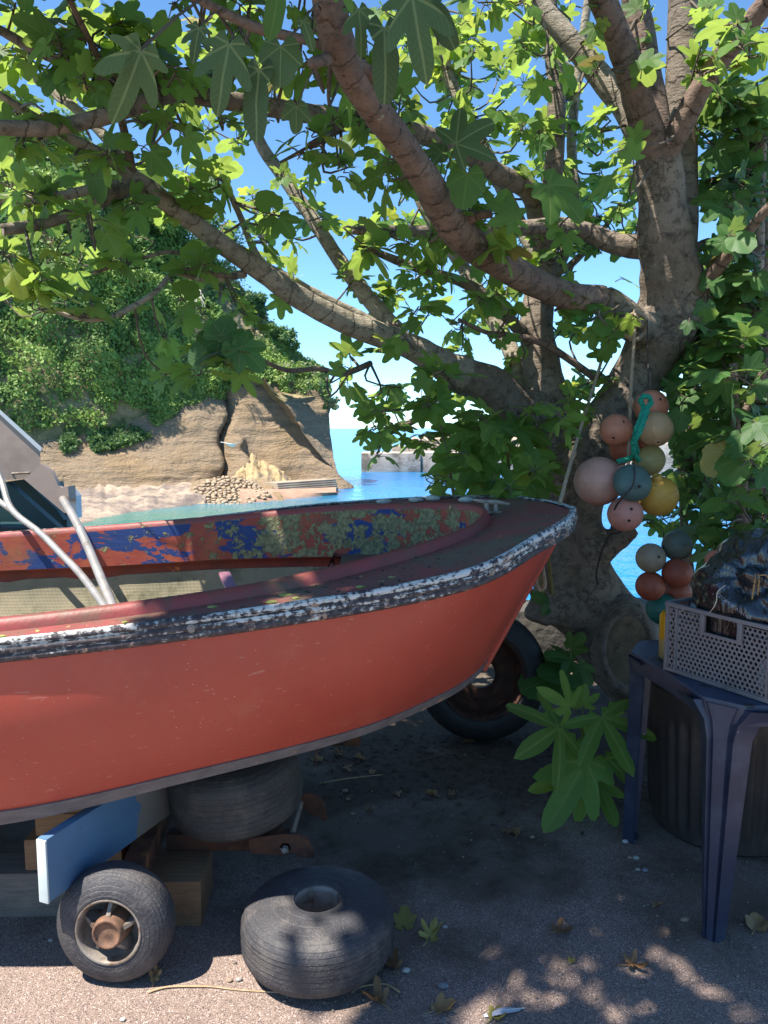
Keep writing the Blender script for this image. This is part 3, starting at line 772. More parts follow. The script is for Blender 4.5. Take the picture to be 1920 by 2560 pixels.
# deck and coaming
Co = [(-3.2, 2.12), (-2.2, 1.965), (-1.5, 1.915), (-.96, 1.93), (-.36, 2.065), (.02, 2.28), (.22, 2.44), (.31, 2.55), (.355, 2.71), (.315, 2.86), (.22, 2.95), (0, 3.03), (-.36, 3.10), (-.96, 3.13), (-1.5, 3.15), (-2.2, 3.12), (-3.2, 3.02)]
co = spline(Co, NO)
def deckz(x, y):
    i = int(np.argmin(abs(Nn[:, 0] - x))); j = int(np.argmin(abs(Ff[:, 0] - x)))
    a, b = Nn[i], Ff[j]; f = (y - a[1]) / max(.05, b[1] - a[1])
    return a[2] + (b[2] - a[2]) * f
cz = np.array([deckz(*q) for q in co]); ker = np.ones(9) / 9
cz = np.convolve(np.pad(cz, 4, mode='edge'), ker, 'valid'); co3 = np.column_stack([co, cz])
rows = []
for i in range(NO):
    a, b = outer[i], co3[i]; rows.append([tuple(a + (b - a) * k / 6 + np.array([0, 0, .004 * math.sin(math.pi * k / 6)])) for k in range(7)])
m = MB(); m.grid(rows); dk = m.build('deck', DECK, boat, auto=False)
def cn(i):
    t = co3[min(i + 1, NO - 1)] - co3[max(i - 1, 0)]; t = np.array([t[0], t[1], 0]); t /= np.linalg.norm(t); return np.array([t[1], -t[0], 0])
lip = [(.024, -.002), (.020, .014), (.012, .028), (0, .034), (-.010, .028), (-.014, .012)]
m = MB(); m.grid([[tuple(co3[i] + cn(i) * a + np.array([0, 0, b])) for a, b in lip] for i in range(NO)], flip=True); m.build('coaming', COAM, boat, auto=False)
WHA = np.interp(co3[:, 0], [-1.6, -.7, -.2, .3], [.125, .145, .172, .20])
m = MB(); m.grid([[tuple(co3[i] + cn(i) * -.014 + np.array([0, 0, .012 - (WHA[i] + .012) * k / 8])) for k in range(9)] for i in range(NO)], flip=True)
m.build('coaming_wall', PEEL, boat, auto=False)
RC = np.where(np.arange(NO) < NO // 2 + 4, -.4, .22)      # the recess only opens on the far side
m = MB(); m.grid([[tuple(co3[i] + cn(i) * (a * RC[i] if a > 0 else a) + np.array([0, 0, z_])) for a, z_ in ((-.014, -WHA[i]), (-.010, -WHA[i] - .008), (.055, -WHA[i] - .004), (.06, -WHA[i] - .05), (.062, -WHA[i] - .09))] for i in range(NO)], flip=True)
m.build('recess', INRED, boat, auto=False)
ctr = np.array([0, 2.62])
m = MB(); rows = []
for i in range(NO):
    r = []
    for k in range(9):
        t = k / 8; q = co3[i] + cn(i) * (.058 * RC[i] - .20 * t ** 1.6)
        z = (co3[i][2] - WHA[i] - .045) * (1 - t) + (.58 + .05 * co3[i][0]) * t
        r.append((q[0], q[1] + .004 * noise.noise(Vector((q[0] * 6, z * 6, i * .0))), z))
    rows.append(r)
m.grid(rows, flip=True); m.build('liner', LINER, boat, auto=False)
m = MB(); fl = [(co3[i] + cn(i) * -.13) for i in range(NO)]
m.grid([[(fl[i][0], fl[i][1] + (fl[NO - 1 - i][1] - fl[i][1]) * k / 4, .585 + .05 * fl[i][0]) for k in range(5)] for i in range(NO // 2 + 1)]); m.build('floor', LINER, boat)
# bow locker with its arched opening
m = MB(); sh = []
xs_ = np.linspace(-.17, .345, 14)
for x in xs_:
    i = int(np.argmin(abs(co3[:NO // 2, 0] - x))); j = NO // 2 + int(np.argmin(abs(co3[NO // 2:, 0] - x)))
    y0, y1 = co3[i][1] + .01, co3[j][1] - .01; z0, z1 = co3[i][2] - WHA[i] + .012, co3[j][2] - WHA[j] + .012
    sh.append([(x, y0 + (y1 - y0) * k / 6, z0 + (z1 - z0) * k / 6) for k in range(7)])
m.grid(sh); m.build('bow_locker', DECK, boat, auto=False)
m = MB(); fr = sh[0]; rows = [[(p_[0] - .02 * math.sin(3.14 * k / 6) - .03, p_[1], p_[2] - d_) for k, p_ in enumerate(fr)] for d_ in (-.004, .03, .2, .42)]
m.grid(rows, flip=True); m.build('locker_bulkhead', INRED, boat, auto=False)
mm = MB(); mm.tube([Vector(p_) + Vector((-.03, 0, -.006)) for p_ in fr[:-1]], .009, 8); mm.build('locker_edge', COAM, boat)
mm = MB(); k0 = at(560, 1432, 2.45); k1 = at(592, 1500, 2.3)
mm.box((k0 + k1) / 2, (.036, .012, (k1 - k0).length), rotdir(k1 - k0), .003); mm.build('thwart_bracket', simple('faded_pink_paint', (.34, .14, .16), (.22, .12, .2), 14, .6, .2), boat)
# cleat on the foredeck
cp = at(1228, 1268, 2.78); cp.z = deckz(cp.x, cp.y) + .006
cl_ = MB(); cl_.box(cp, (.075, .035, .008), Matrix.Rotation(.3, 3, 'Z'), .002)
cl_.tube([cp + Vector((-.016, 0, 0)), cp + Vector((-.018, 0, .035))], .009, 8); cl_.tube([cp + Vector((.016, 0, 0)), cp + Vector((.018, 0, .035))], .009, 8)
cl_.tube([cp + Vector((-.065, .014, .044)), cp + Vector((-.02, .004, .037)), cp + Vector((.02, -.004, .037)), cp + Vector((.065, -.014, .03))], [.004, .009, .009, .004], 8); cl_.build('cleat', RIMM, boat)
# debris on the foredeck: crumbs
m = MB()
for k in range(330):
    i = random.randint(NO // 2 - 34, NO // 2 + 4); f = random.betavariate(1.2, 2.6) if random.random() < .6 else random.random()
    q = co3[i] + cn(i) * .03 + (outer[i] - co3[i]) * f * .9; s = random.uniform(.002, .006)
    m.ball((q[0], q[1], q[2] + s * .6), (s, s * .8, s * .6), 5, 3)
m.build('deck_crumbs', simple('dark_crumbs', (.02, .017, .014), (.10, .08, .06), 60, .9, 0), dk, kind='stuff', auto=False)
# lichen rosettes on the near deck and coaming
lm_ = simple('yellow_lichen', (.33, .32, .08), (.22, .23, .07), 60, .9, .5, 140, .003)
for px, py, Y, s in ((30, 1578, 1.905, .012), (680, 1510, 1.985, .018), (735, 1487, 2.0, .022), (790, 1459, 2.10, .011), (535, 1505, 1.975, .016), (940, 1450, 2.07, .014), (330, 1553, 1.94, .010)):
    i = int(np.argmin([abs(proj(q)[0] - px) if proj(q) else 9e9 for q in outer[:NO // 2]])); f = .25 + .6 * ((px * 7) % 10) / 10
    q = outer[i] + (co3[i] - outer[i]) * f; mm = MB()
    mm.ball((q[0], q[1], q[2] + .003), (s, s * .8, .004), 14, 6, None, lambda d: 1 + .35 * noise.noise(d * 4)); mm.build('lichen', lm_, dk)
for k, (px, Y) in enumerate(((960, 3.2), (1040, 3.18), (1082, 3.17), (1165, 3.07))):
    q = at(px, 1256, Y); q.z = deckz(q.x, q.y) + .010; mm = MB(); mm.ball(q, (.032, .026, .013), 14, 8, None, lambda d: 1 + .15 * noise.noise(d * 2 + Vector((k, 0, 0))))
    mm.build('flat_pebble', simple('pale_shell', (.45, .43, .36), (.30, .31, .27), 30, .8, .3), None, ['flat pale pebble lying on the far gunwale', 'flat pale pebble lying on the far gunwale', 'flat pale pebble lying on the far gunwale', 'flat grey slab of slate lying beside the cleat'][k], 'pebble', 'pebbles on the far gunwale' if k < 3 else None)

# ================================================================== TRAILER, BLOCKS, WHEELS
tr = thing('boat_trailer', (-.6, 2.5, 0), 'rusty boat trailer frame lying in the shade under the hull', 'trailer')
def bar(a, b, w, h, name, mat, par, bev=.004, up=None):
    a, b = Vector(a), Vector(b); d = b - a; q = Matrix((d.normalized(), Vector((0, 0, 1)).cross(d).normalized(), d.normalized().cross(Vector((0, 0, 1)).cross(d).normalized()))).transposed()
    mm = MB(); mm.box((a + b) / 2, (d.length, w, h), q, bev); return mm.build(name, mat, par)
bar((-.735, 2.08, .185), (-.83, 3.3, .20), .065, .08, 'side_beam', RUST, tr)
bar((-.70, 2.36, .175), (-.30, 2.36, .175), .045, .055, 'cross_beam', RUST, tr)
bar((-.75, 3.15, .19), (-.1, 3.15, .19), .05, .06, 'cross_beam', RUST, tr)
def plate(pts_, Y, th, name, mat, par):
    mm = MB(); mm.prism([at(px, py, Y) for px, py in pts_], (0, th, 0)); return mm.build(name, mat, par)
pl = plate([(622, 2098), (640, 2094), (706, 2086), (745, 2086), (770, 2100), (784, 2124), (786, 2144), (752, 2144), (735, 2132), (712, 2138), (625, 2134)], 2.30, .012, 'bracket_plate', RUST, tr)
mm = MB(); b_ = at(713, 2120, 2.30); mm.lathe([(0, .02), (.010, .018), (.011, 0), (.018, 0), (.018, -.004)], 6, Matrix.Translation(b_) @ rotdir((0, -1, 0)).to_4x4()); mm.build('bolt', RIMM, pl)
plate([(748, 1990), (775, 1984), (800, 1994), (812, 2015), (818, 2050), (805, 2052), (796, 2040), (778, 2036), (760, 2022), (748, 2015)], 2.55, .012, 'bracket_plate', RUST, tr)
mm = MB(); mm.tube([at(752, 2008, 2.53), at(730, 2086, 2.32)], .009, 8); mm.build('tie_rod', simple('worn_rod', (.30, .24, .16), (.2, .14, .09), 30, .6, .2), tr)
mm = MB(); mm.tube([at(676, 2094, 2.33), at(705, 2042, 2.45)], .016, 8); mm.build('strut', RUST, tr)
# timber under the keel
def block(c, size, name, mat, lab, rz=0.0, grp=None):
    mm = MB(); mm.box(c, size, Matrix.Rotation(rz, 3, 'Z'), .006); return mm.build(name, mat, None, lab, 'timber', grp)
block((-1.35, 2.27, .072), (1.25, .12, .144), 'timber_sleeper', WOODG, 'long grey timber sleeper lying on the ground below the block stack', .03)
block((-.955, 2.30, .195), (.30, .14, .10), 'timber_block', WOOD, 'lowest brown timber block of the stack behind the blue plank')
block((-.94, 2.31, .285), (.27, .13, .075), 'timber_block', WOOD, 'middle brown timber block of the stack behind the blue plank')
block((-1.0, 2.30, .375), (.36, .12, .10), 'timber_block', WOOD, 'topmost brown timber block directly under the chine', .05)
block((-.64, 2.27, .073), (.17, .20, .145), 'timber_block', WOOD, 'squat brown timber block beside the small standing wheel', .04)
block((-2.6, 2.6, .15), (.3, .5, .30), 'timber_block', WOOD, 'large timber block beneath the stern')
a, b = Vector((-.893, 1.90, .345)), Vector((-.60, 2.62, .35)); d = b - a
ang = math.atan2(d.y, d.x)
pk = thing('blue_plank', (-.74, 2.26, .25), 'plank painted blue with a pale sawn end jutting out under the hull', 'plank')
mm = MB(); mm.box((a + b) / 2, (d.length, .032, .175), Matrix.Rotation(ang, 3, 'Z'), .004); mm.build('board', BLUEP, pk)
mm = MB(); e = a - d.normalized() * .002; mm.box(e, (.006, .0315, .174), Matrix.Rotation(ang, 3, 'Z'), .002); mm.build('sawn_end', ENDG, pk)
block((-.42, 2.62, .36), (.09, .5, .13), 'timber_bearer', WOODG, 'grey timber bearer between the tyre and the blue plank', .25)

def tyre(mm, M4, R0, r_in, h, n=56, grooves=True, sq=2.9):
    """fat tyre, axis local Z, from z=0..h"""
    pf = []; hh = h / 2
    for k in range(25):                      # outside, from lower bead to upper bead
        t = -1 + 2 * k / 24; s_ = math.sin(t * math.pi / 2)
        rr = r_in + (R0 - r_in) * (1 - abs(s_) ** sq) ** .52
        zz = hh + hh * s_ * (1 - .06 * max(0, abs(t) - .8) / .2)
        if grooves and abs(t) < .5 and k % 2 == 0: rr -= .003
        pf.append((rr, zz))
    pf += [(r_in - .002, h * .93), (r_in + .012, h * .7), (r_in + .012, h * .3), (r_in - .002, h * .07)]
    mm.lathe(pf, n, M4, close=True)
t1 = thing('discarded_tyre', (-.187, 2.035, 0), 'fat bald grey tyre lying flat on the sunny asphalt', 'tyre')
mm = MB(); tyre(mm, Matrix.Translation((-.187, 2.035, .002)), .216, .068, .188, 64, True, 4.0); mm.build('tyre_carcass', RUBBER, t1, auto=False)
mm = MB(); mm.lathe([(.070, .02), (.060, .03), (.060, .160), (.062, .170), (.068, .178), (.074, .172)], 40, Matrix.Translation((-.187, 2.035, .002))); mm.build('bead_ring', RIMM, t1, auto=False)
Mt = Matrix.Translation((-.475, 2.41, .235)) @ Matrix.Rotation(R(-5), 4, 'Y') @ Matrix.Rotation(R(4), 4, 'X')
mm = MB(); tyre(mm, Mt, .216, .085, .225, 64, True, 5.0); mm.build('discarded_tyre', RUBB2, None, 'fat brown tyre wedged flat between trailer and hull', 'tyre', auto=False)
# standing wheel with star hub
wc = Vector((-.732, 1.965, .160)); ax = Vector((-.07, -1, .05)).normalized()
W4 = Matrix.Translation(wc) @ rotdir(ax).to_4x4() @ Matrix.Translation((0, 0, -.062))
wh = thing('trolley_wheel', (wc.x, wc.y, 0), 'small bald wheel with dusty spoked hub standing on edge beside the blue plank', 'wheel')
mm = MB(); tyre(mm, W4, .160, .088, .118, 56, False); mm.build('tyre_carcass', RUBBER, wh, auto=False)
mm = MB(); mm.lathe([(.093, .112), (.089, .118), (.083, .112), (.080, .095), (.078, .06), (.060, .045), (.03, .042), (.0, .042)], 40, W4); rim = mm.build('rim', RIMM, wh, auto=False)
mm = MB(); mm.lathe([(.048, .04), (.046, .09), (.042, .118), (.040, .124), (.034, .126), (.033, .120), (.012, .120), (0, .122)], 32, W4); mm.build('hub', HUBR, wh, auto=False)
for k in range(5):
    an = 2 * math.pi * k / 5 + .32; Rk = W4 @ Matrix.Rotation(an, 4, 'Z'); mm = MB()
    mm.add([Rk @ Vector(q) for q in ((.04, -.006, .045), (.082, -.004, .05), (.082, -.004, .085), (.044, -.006, .112), (.04, .006, .045), (.082, .004, .05), (.082, .004, .085), (.044, .006, .112))],
           [[0, 1, 2, 3], [7, 6, 5, 4], [0, 4, 5, 1], [1, 5, 6, 2], [2, 6, 7, 3], [3, 7, 4, 0]], smooth=False); mm.build('spoke', RIMM, rim)
# big car wheel behind the bow
bc = Vector((.47, 3.62, .315)); bax = Vector((-.10, -1, .16)).normalized()
B4 = Matrix.Translation(bc) @ rotdir(bax).to_4x4() @ Matrix.Translation((0, 0, -.09))
bw = thing('car_wheel', (bc.x, bc.y, 0), 'old car wheel with rusty rim leaning in the dark behind the bow', 'wheel')
mm = MB(); tyre(mm, B4, .315, .205, .185, 60, True); mm.build('tyre_carcass', BLACKR, bw, auto=False)
mm = MB(); mm.lathe([(.212, .172), (.206, .183), (.198, .178), (.188, .150), (.180, .110), (.165, .085), (.150, .080), (.120, .104), (.100, .108), (.070, .100), (.068, .08)], 48, B4); rm2 = mm.build('rim', RUSTD, bw, auto=False)
for k in range(4):
    an = k * math.pi / 2 + .5; mm = MB(); mm.lathe([(.013, .006), (.013, -.004), (.0, -.004)], 12, B4 @ Matrix.Translation((.09 * math.cos(an), .09 * math.sin(an), .106))); mm.build('bolt_hole', BLACKR, rm2)

# ================================================================== MACHINE HOUSING AND STEEL TUBES
mc = thing('steel_hopper', (-2.2, 4.4, 0), 'beige sheet metal hopper on green beams standing behind the boat', 'machine')
def sheet(pts_, Y, th, name, mat, par=mc, yy=None):
    mm = MB(); P_ = [at(px, py, (yy[k] if yy else Y)) for k, (px, py) in enumerate(pts_)]; mm.prism(P_, (0, th, 0)); return mm.build(name, mat, par)
VD = Vector((-.47, .84, .02)) * .6
def sheetv(pts_, Y, vec, name, mat):
    mm = MB(); mm.prism([at(px, py, Y) for px, py in pts_], vec); return mm.build(name, mat, mc)
hs = sheetv([(-330, 1210), (-330, 760), (-160, 880), (0, 1033), (100, 1124), (103, 1196)], 4.1, VD, 'housing', BEIGE)
sheetv([(-170, 862), (0, 1024), (104, 1118), (104, 1126), (100, 1128), (0, 1036), (-170, 874)], 4.085, VD, 'lid', TRIMM)
mm = MB(); mm.tube([at(31, 1185, 4.10), at(31, 1184, 4.065), at(51, 1183, 4.06), at(72, 1182, 4.065), at(72, 1183, 4.10)], .006, 8); mm.build('handle', RIMM, hs)
sheet([(60, 1198), (104, 1160), (130, 1180), (146, 1215), (170, 1228), (190, 1240), (192, 1290), (160, 1282)], 3.52, .03, 'arm_plate', BEIGE)
sheet([(142, 1222), (170, 1216), (172, 1250), (141, 1257)], 3.34, .08, 'bracket', BEIGE)
sheet([(170, 1216), (190, 1240), (192, 1296), (176, 1280)], 3.42, .06, 'bracket', TRIMM)
sheet([(18, 1204), (60, 1198), (140, 1272), (160, 1300), (120, 1300)], 4.6, .06, 'green_beam', GREENM)
sheet([(-40, 1208), (20, 1208), (150, 1322), (155, 1345), (110, 1345)], 4.25, .06, 'green_beam', GREENM)
sheet([(-260, 1320), (150, 1318), (160, 1360), (-260, 1360)], 4.7, .3, 'skid', GREENM)
sheet([(-300, 1205), (150, 1205), (165, 1330), (-300, 1330)], 5.2, .06, 'back_panel', GREENM)
mm = MB()
for lx in (-2.45, -2.0):
    mm2 = MB(); mm2.box((lx, 4.75, .52), (.08, .08, 1.04), None, .005); mm2.build('post', GREENM, mc)
p_ = [at(-30, 1130, 3.3), at(3, 1200, 3.22), at(29, 1273, 3.12), at(100, 1332, 3.0), at(150, 1382, 2.88), at(205, 1440, 2.70), at(270, 1530, 2.42), at(296, 1585, 2.25)]
mm = MB(); mm.tube([Vector(q) for q in spline([tuple(q) for q in p_], 40)], .013, 12); mm.build('bent_steel_tube', STEEL, None, 'bent steel tube with a sharp elbow leaning into the boat', 'tube', auto=False)
p_ = [at(-25, 1236, 3.2), at(29, 1276, 3.13)]
mm = MB(); mm.tube(p_, .012, 12); mm.build('short_steel_tube', STEEL, None, 'short steel tube joining the bent tube at its elbow', 'tube')
p_ = [at(157, 1248, 3.33), at(185, 1295, 3.12), at(220, 1368, 2.90), at(285, 1525, 2.45), at(310, 1590, 2.27)]
mm = MB(); mm.tube([Vector(q) for q in spline([tuple(q) for q in p_], 24)], 0.0165, 12); mm.build('straight_steel_tube', STEEL, None, 'straight steel tube running down from the hopper bracket into the boat', 'tube', auto=False)

# ================================================================== TABLE, BIN, CRATE, BAG, CAN
M = Mat('blue_plastic')
c = M.mix(M.step(M.noise(3, 5), .35, .65), (.022, .026, .048), (.032, .037, .066))
c = M.mix(M.math('MULTIPLY', M.step(M.noise(6, 6, .7), .5, .7), .6), c, (.065, .080, .115))
c = M.mix(M.step(M.voro(30, M.map((1, 1, .35))), .055, .035), c, (.38, .42, .46))
M.set(color=c, rough=.42, spec=.45).bump(M.noise(50, 4), .12, .002); TBL = M.m
M = Mat('dirty_table_top')
c = M.mix(M.step(M.noise(4, 5), .35, .65), (.03, .045, .085), (.05, .07, .11))
c = M.mix(M.step(M.noise(14, 6, .7), .54, .60), c, (.018, .022, .028))
M.set(color=c, rough=.5).bump(M.noise(60, 5), .3, .003); TBT = M.m
ZT = .725
tb = thing('plastic_table', (1.4, 2.42, 0), 'dark blue plastic garden table with grooved splayed legs', 'table')
ctrl = [(1.01, 2.085), (1.82, 2.085), (1.93, 2.16), (1.96, 2.42), (1.93, 2.68), (1.82, 2.76), (1.0, 2.76), (.935, 2.745), (.862, 2.61), (.905, 2.40), (.926, 2.16)]
top = []
for k in range(len(ctrl)):
    p0, p1, p2 = [Vector((*ctrl[(k + o_) % len(ctrl)], 0)) for o_ in (-1, 0, 1)]
    for t in (0, .5, 1):
        a_ = p1 + (p0 - p1).normalized() * .012; b_ = p1 + (p2 - p1).normalized() * .012
        q = (a_ * (1 - t) ** 2 + p1 * 2 * t * (1 - t) + b_ * t * t); top.append((q.x, q.y, ZT))
mm = MB(); mm.prism([(x, y, ZT - .008) for x, y, _ in top], (0, 0, .008)); mm.build('table_top', TBT, tb)
mm = MB(); n_ = len(top); ins = []
cx, cy = 1.4, 2.42
mm.grid([[(x, y, ZT - .008), (cx + (x - cx) * 1.004, cy + (y - cy) * 1.004, ZT - .02), (cx + (x - cx) * .995, cy + (y - cy) * .995, ZT - .062), (cx + (x - cx) * .985, cy + (y - cy) * .985, ZT - .062), (cx + (x - cx) * .985, cy + (y - cy) * .985, ZT - .012)] for x, y, _ in top + top[:1]], smooth=False)
mm.build('apron', TBL, tb)
def tleg(pa, pb, name='leg'):
    """leg on the chamfer pa->pb, folded into ridges, tapering to the foot"""
    pa, pb = Vector((*pa, 0)), Vector((*pb, 0)); d = (pb - pa).normalized(); out = Vector((d.y, -d.x, 0)); mid = (pa + pb) / 2
    if (mid - Vector((cx, cy, 0))).dot(out) < 0: out = -out
    prof = [(-.78, -.050), (-.52, -.012), (-.40, .004), (-.27, -.010), (-.20, .002), (.20, .002), (.27, -.010), (.40, .004), (.52, -.012), (.78, -.050)]
    rows = []
    for k in range(15):
        t = k / 14; z = ZT - .012 - (ZT - .012) * t
        w = .100 * (1 - .58 * t) + (.10 * max(0, 1 - t / .13) ** 2)
        sp_ = .012 * t - .05 * t
        rows.append([mid + d * (u * w) + out * (v * (1 - .3 * t) + .004 + sp_ * -.3) + Vector((0, 0, z)) for u, v in prof])
    mm = MB(); mm.grid(rows, smooth=False); back = [[p_ - out * .006 for p_ in r] for r in rows]; mm.grid(back, smooth=False, flip=True)
    o = mm.build(name, TBL, tb)
    f = MB(); c0 = mid - out * .012
    f.box(c0 + Vector((0, 0, .006)), (.055, .04, .012), Matrix.Rotation(math.atan2(d.y, d.x), 3, 'Z'), .003); f.build('foot', TBL, o)
tleg((.926, 2.16), (1.01, 2.085)); tleg((.935, 2.745), (.862, 2.61)); tleg((1.93, 2.16), (1.82, 2.085)); tleg((1.82, 2.76), (1.93, 2.68))
# bin: fluted, dark
BINM = simple('brown_plastic', (.040, .030, .027), (.026, .020, .018), 4, .5, .2, 50, .003, dirt=(.05, .04, .035), dscale=14, dlo=.55, dhi=.7)
bn = thing('dustbin', (1.30, 2.80, 0), 'dark brown fluted plastic dustbin standing under the blue table', 'bin')
rows = []; NBN = 144
for k in range(22):
    t = k / 21; z = .012 + t * .548; r0 = .262 + .028 * t; am = .010 * min(1, max(0, (t - .06) / .06)) * min(1, max(0, (.80 - t) / .04))
    rows.append([(1.30 + (r0 + am * math.tanh(3 * math.sin(a_ * 36))) * math.cos(a_), 2.80 + (r0 + am * math.tanh(3 * math.sin(a_ * 36))) * math.sin(a_), z) for a_ in [2 * math.pi * q / NBN * 1.0 for q in range(NBN + 1)]])
mm = MB(); mm.grid(rows, flip=True); mm.lathe([(.262, .012), (.25, .0), (0, .0)], 48, Matrix.Translation((1.30, 2.80, 0))); mm.build('bin_body', BINM, bn, auto=False)
mm = MB(); mm.lathe([(.289, .545), (.302, .55), (.304, .585), (.298, .60), (.285, .602), (.275, .592), (.262, .596), (.23, .628), (.12, .648), (0, .652)], 64, Matrix.Translation((1.30, 2.80, 0))); mm.build('lid', BINM, bn, auto=False)
# crate
CRM = simple('grey_plastic', (.175, .155, .155), (.145, .128, .128), 6, .5, .1, 60, .002, dirt=(.09, .075, .065), dscale=12, dlo=.58, dhi=.7)
A0 = Vector((.905, 2.41, ZT + .002)); ux = Vector((.175, -.303, 0)).normalized(); uy = Vector((.303, .175, 0)).normalized(); uz = Vector((0, 0, 1))
CLN, CWD, CHT = .40, .30, .222
cr = thing('plastic_crate', A0 + ux * .2 + uy * .15, 'grey perforated plastic crate standing on the blue table', 'crate')
def perf(o, ex, ez, w, h, nrm, pitch=.0150, r=.0052, hole=None):
    """hex-perforated sheet from origin o, spanning w along ex and h along ez; real holes with depth"""
    mm = MB(); px_ = pitch; pz = pitch * .866
    nx = max(1, int(w / px_)); nz = max(1, int(h / pz)); sx, sz = w / nx, h / nz
    def add(pts2, faces):
        mm.add([o + ex * a + ez * b + nrm * c_ for a, b, c_ in pts2], faces, smooth=False)
    for j in range(nz):
        odd = j % 2; z0 = j * sz
        if odd:       # half cells at the row ends stay solid
            for xa, xb in ((0, sx / 2), (w - sx / 2, w)):
                add([(xa, z0, 0), (xb, z0, 0), (xb, z0 + sz, 0), (xa, z0 + sz, 0)], [[0, 1, 2, 3]])
        for i in range(nx - odd):
            x0 = (i + .5 * odd) * sx; xc = x0 + sx / 2; zc = z0 + sz / 2
            if hole and hole(xc, zc): continue
            K = 8; pts2 = []; faces = []
            for k in range(K):
                a_ = 2 * math.pi * (k + .5) / K; pts2.append((xc + r * math.cos(a_), zc + r * math.sin(a_), 0))
            for k in range(K):
                a_ = 2 * math.pi * (k + .5) / K; ca, sa = math.cos(a_), math.sin(a_)
                q = max(abs(ca) / (sx / 2), abs(sa) / (sz / 2)); pts2.append((xc + ca / q, zc + sa / q, 0))
            for sgx, sgz in ((1, 1), (-1, 1), (-1, -1), (1, -1)): pts2.append((xc + sgx * sx / 2, zc + sgz * sz / 2, 0))
            for k in range(K):
                a_ = 2 * math.pi * (k + .5) / K; pts2.append((xc + r * math.cos(a_), zc + r * math.sin(a_), -.003))
            for k in range(K):
                k2 = (k + 1) % K; faces.append([k, K + k, K + k2, k2]); faces.append([k, k2, 2 * K + 4 + k2, 2 * K + 4 + k])
            faces += [[K + 0, 2 * K, K + 1], [K + 2, 2 * K + 1, K + 3], [K + 4, 2 * K + 2, K + 5], [K + 6, 2 * K + 3, K + 7]]
            add(pts2, faces)
    return mm
def cwall(o, ex, w, nrm, name, handle=True):
    gx0, gx1, gz0, gz1 = w * .36, w * .64, CHT - .066, CHT - .022
    hf = (lambda x, z: handle and gx0 - .016 < x + .045 < gx1 + .016 and gz0 - .012 < z + .012) 
    mm = perf(o + ex * .045 + uz * .012, ex, uz, w - .09, CHT - .03, nrm, hole=hf)
    mm2 = perf(o + ex * .012 + uz * .012, ex, uz, .030, CHT - .03, nrm)
    mm3 = perf(o + ex * (w - .042) + uz * .012, ex, uz, .030, CHT - .03, nrm)
    for q in (mm2, mm3): mm.add(q.v, q.f, q.uv, False)
    wl = mm.build(name, CRM, cr)
    Rm = Matrix((ex, nrm, uz)).transposed(); fr_ = MB()
    def rb(x0, x1, z0, z1, t0=-.006, t1=.006): fr_.box(o + ex * (x0 + x1) / 2 + uz * (z0 + z1) / 2 + nrm * (t0 + t1) / 2, (x1 - x0, t1 - t0, z1 - z0), Rm, .0012)
    rb(.0005, w - .0005, 0, .012); rb(.0008, w - .0008, CHT - .012, CHT, -.006, .010); rb(.0, .012, .0122, CHT - .0122); rb(w - .012, w, .0122, CHT - .0122)
    rb(.041, .046, .0125, CHT - .0125, -.003, .009); rb(w - .046, w - .041, .0125, CHT - .0125, -.003, .009); rb(.0465, gx0 - .004, CHT - .046, CHT - .042, -.003, .005) ; rb(gx1 + .004, w - .0465, CHT - .046, CHT - .042, -.003, .005)
    if handle:
        rb(gx0 - .016, gx0, gz0 - .010, gz1 + .009, -.0045, .0075); rb(gx1, gx1 + .016, gz0 - .010, gz1 + .009, -.0045, .0075); rb(gx0 + .0003, gx1 - .0003, gz0 - .0098, gz0, -.004, .0055)
    fr_.build('rib_frame', CRM, wl)
cwall(A0, ux, CLN, -uy, 'long_side'); cwall(A0 + uy * CWD, ux, CLN, uy, 'long_side')
cwall(A0 + uy * .006, uy, CWD - .012, -ux, 'short_side'); cwall(A0 + uy * .006 + ux * CLN, uy, CWD - .012, ux, 'short_side')
mm = MB(); mm.box(A0 + ux * CLN / 2 + uy * CWD / 2 + uz * .005, (CLN - .014, CWD - .014, .008), Matrix((ux, uy, uz)).transposed()); mm.build('crate_floor', CRM, cr)
# a few things glimpsed inside the crate
for k, (f, g_, cc, lab) in enumerate(((.80, .07, (.45, .52, .62), 'pale blue plastic bottle inside the crate'), (.93, .08, (.45, .36, .30), 'pale tan plastic bottle inside the crate'))):
    q = A0 + ux * CLN * f * .98 + uy * g_ + uz * .012; mm = MB()
    mm.lathe([(0, 0), (.026, 0), (.029, .006), (.029, .11), (.024, .13), (.012, .145), (.012, .16), (0, .161)], 20, Matrix.Translation(q)); mm.build('bottle', simple('bottle_%s' % cc[0], cc, tuple(v * .8 for v in cc), 9, .4, 0), None, lab, 'bottle')
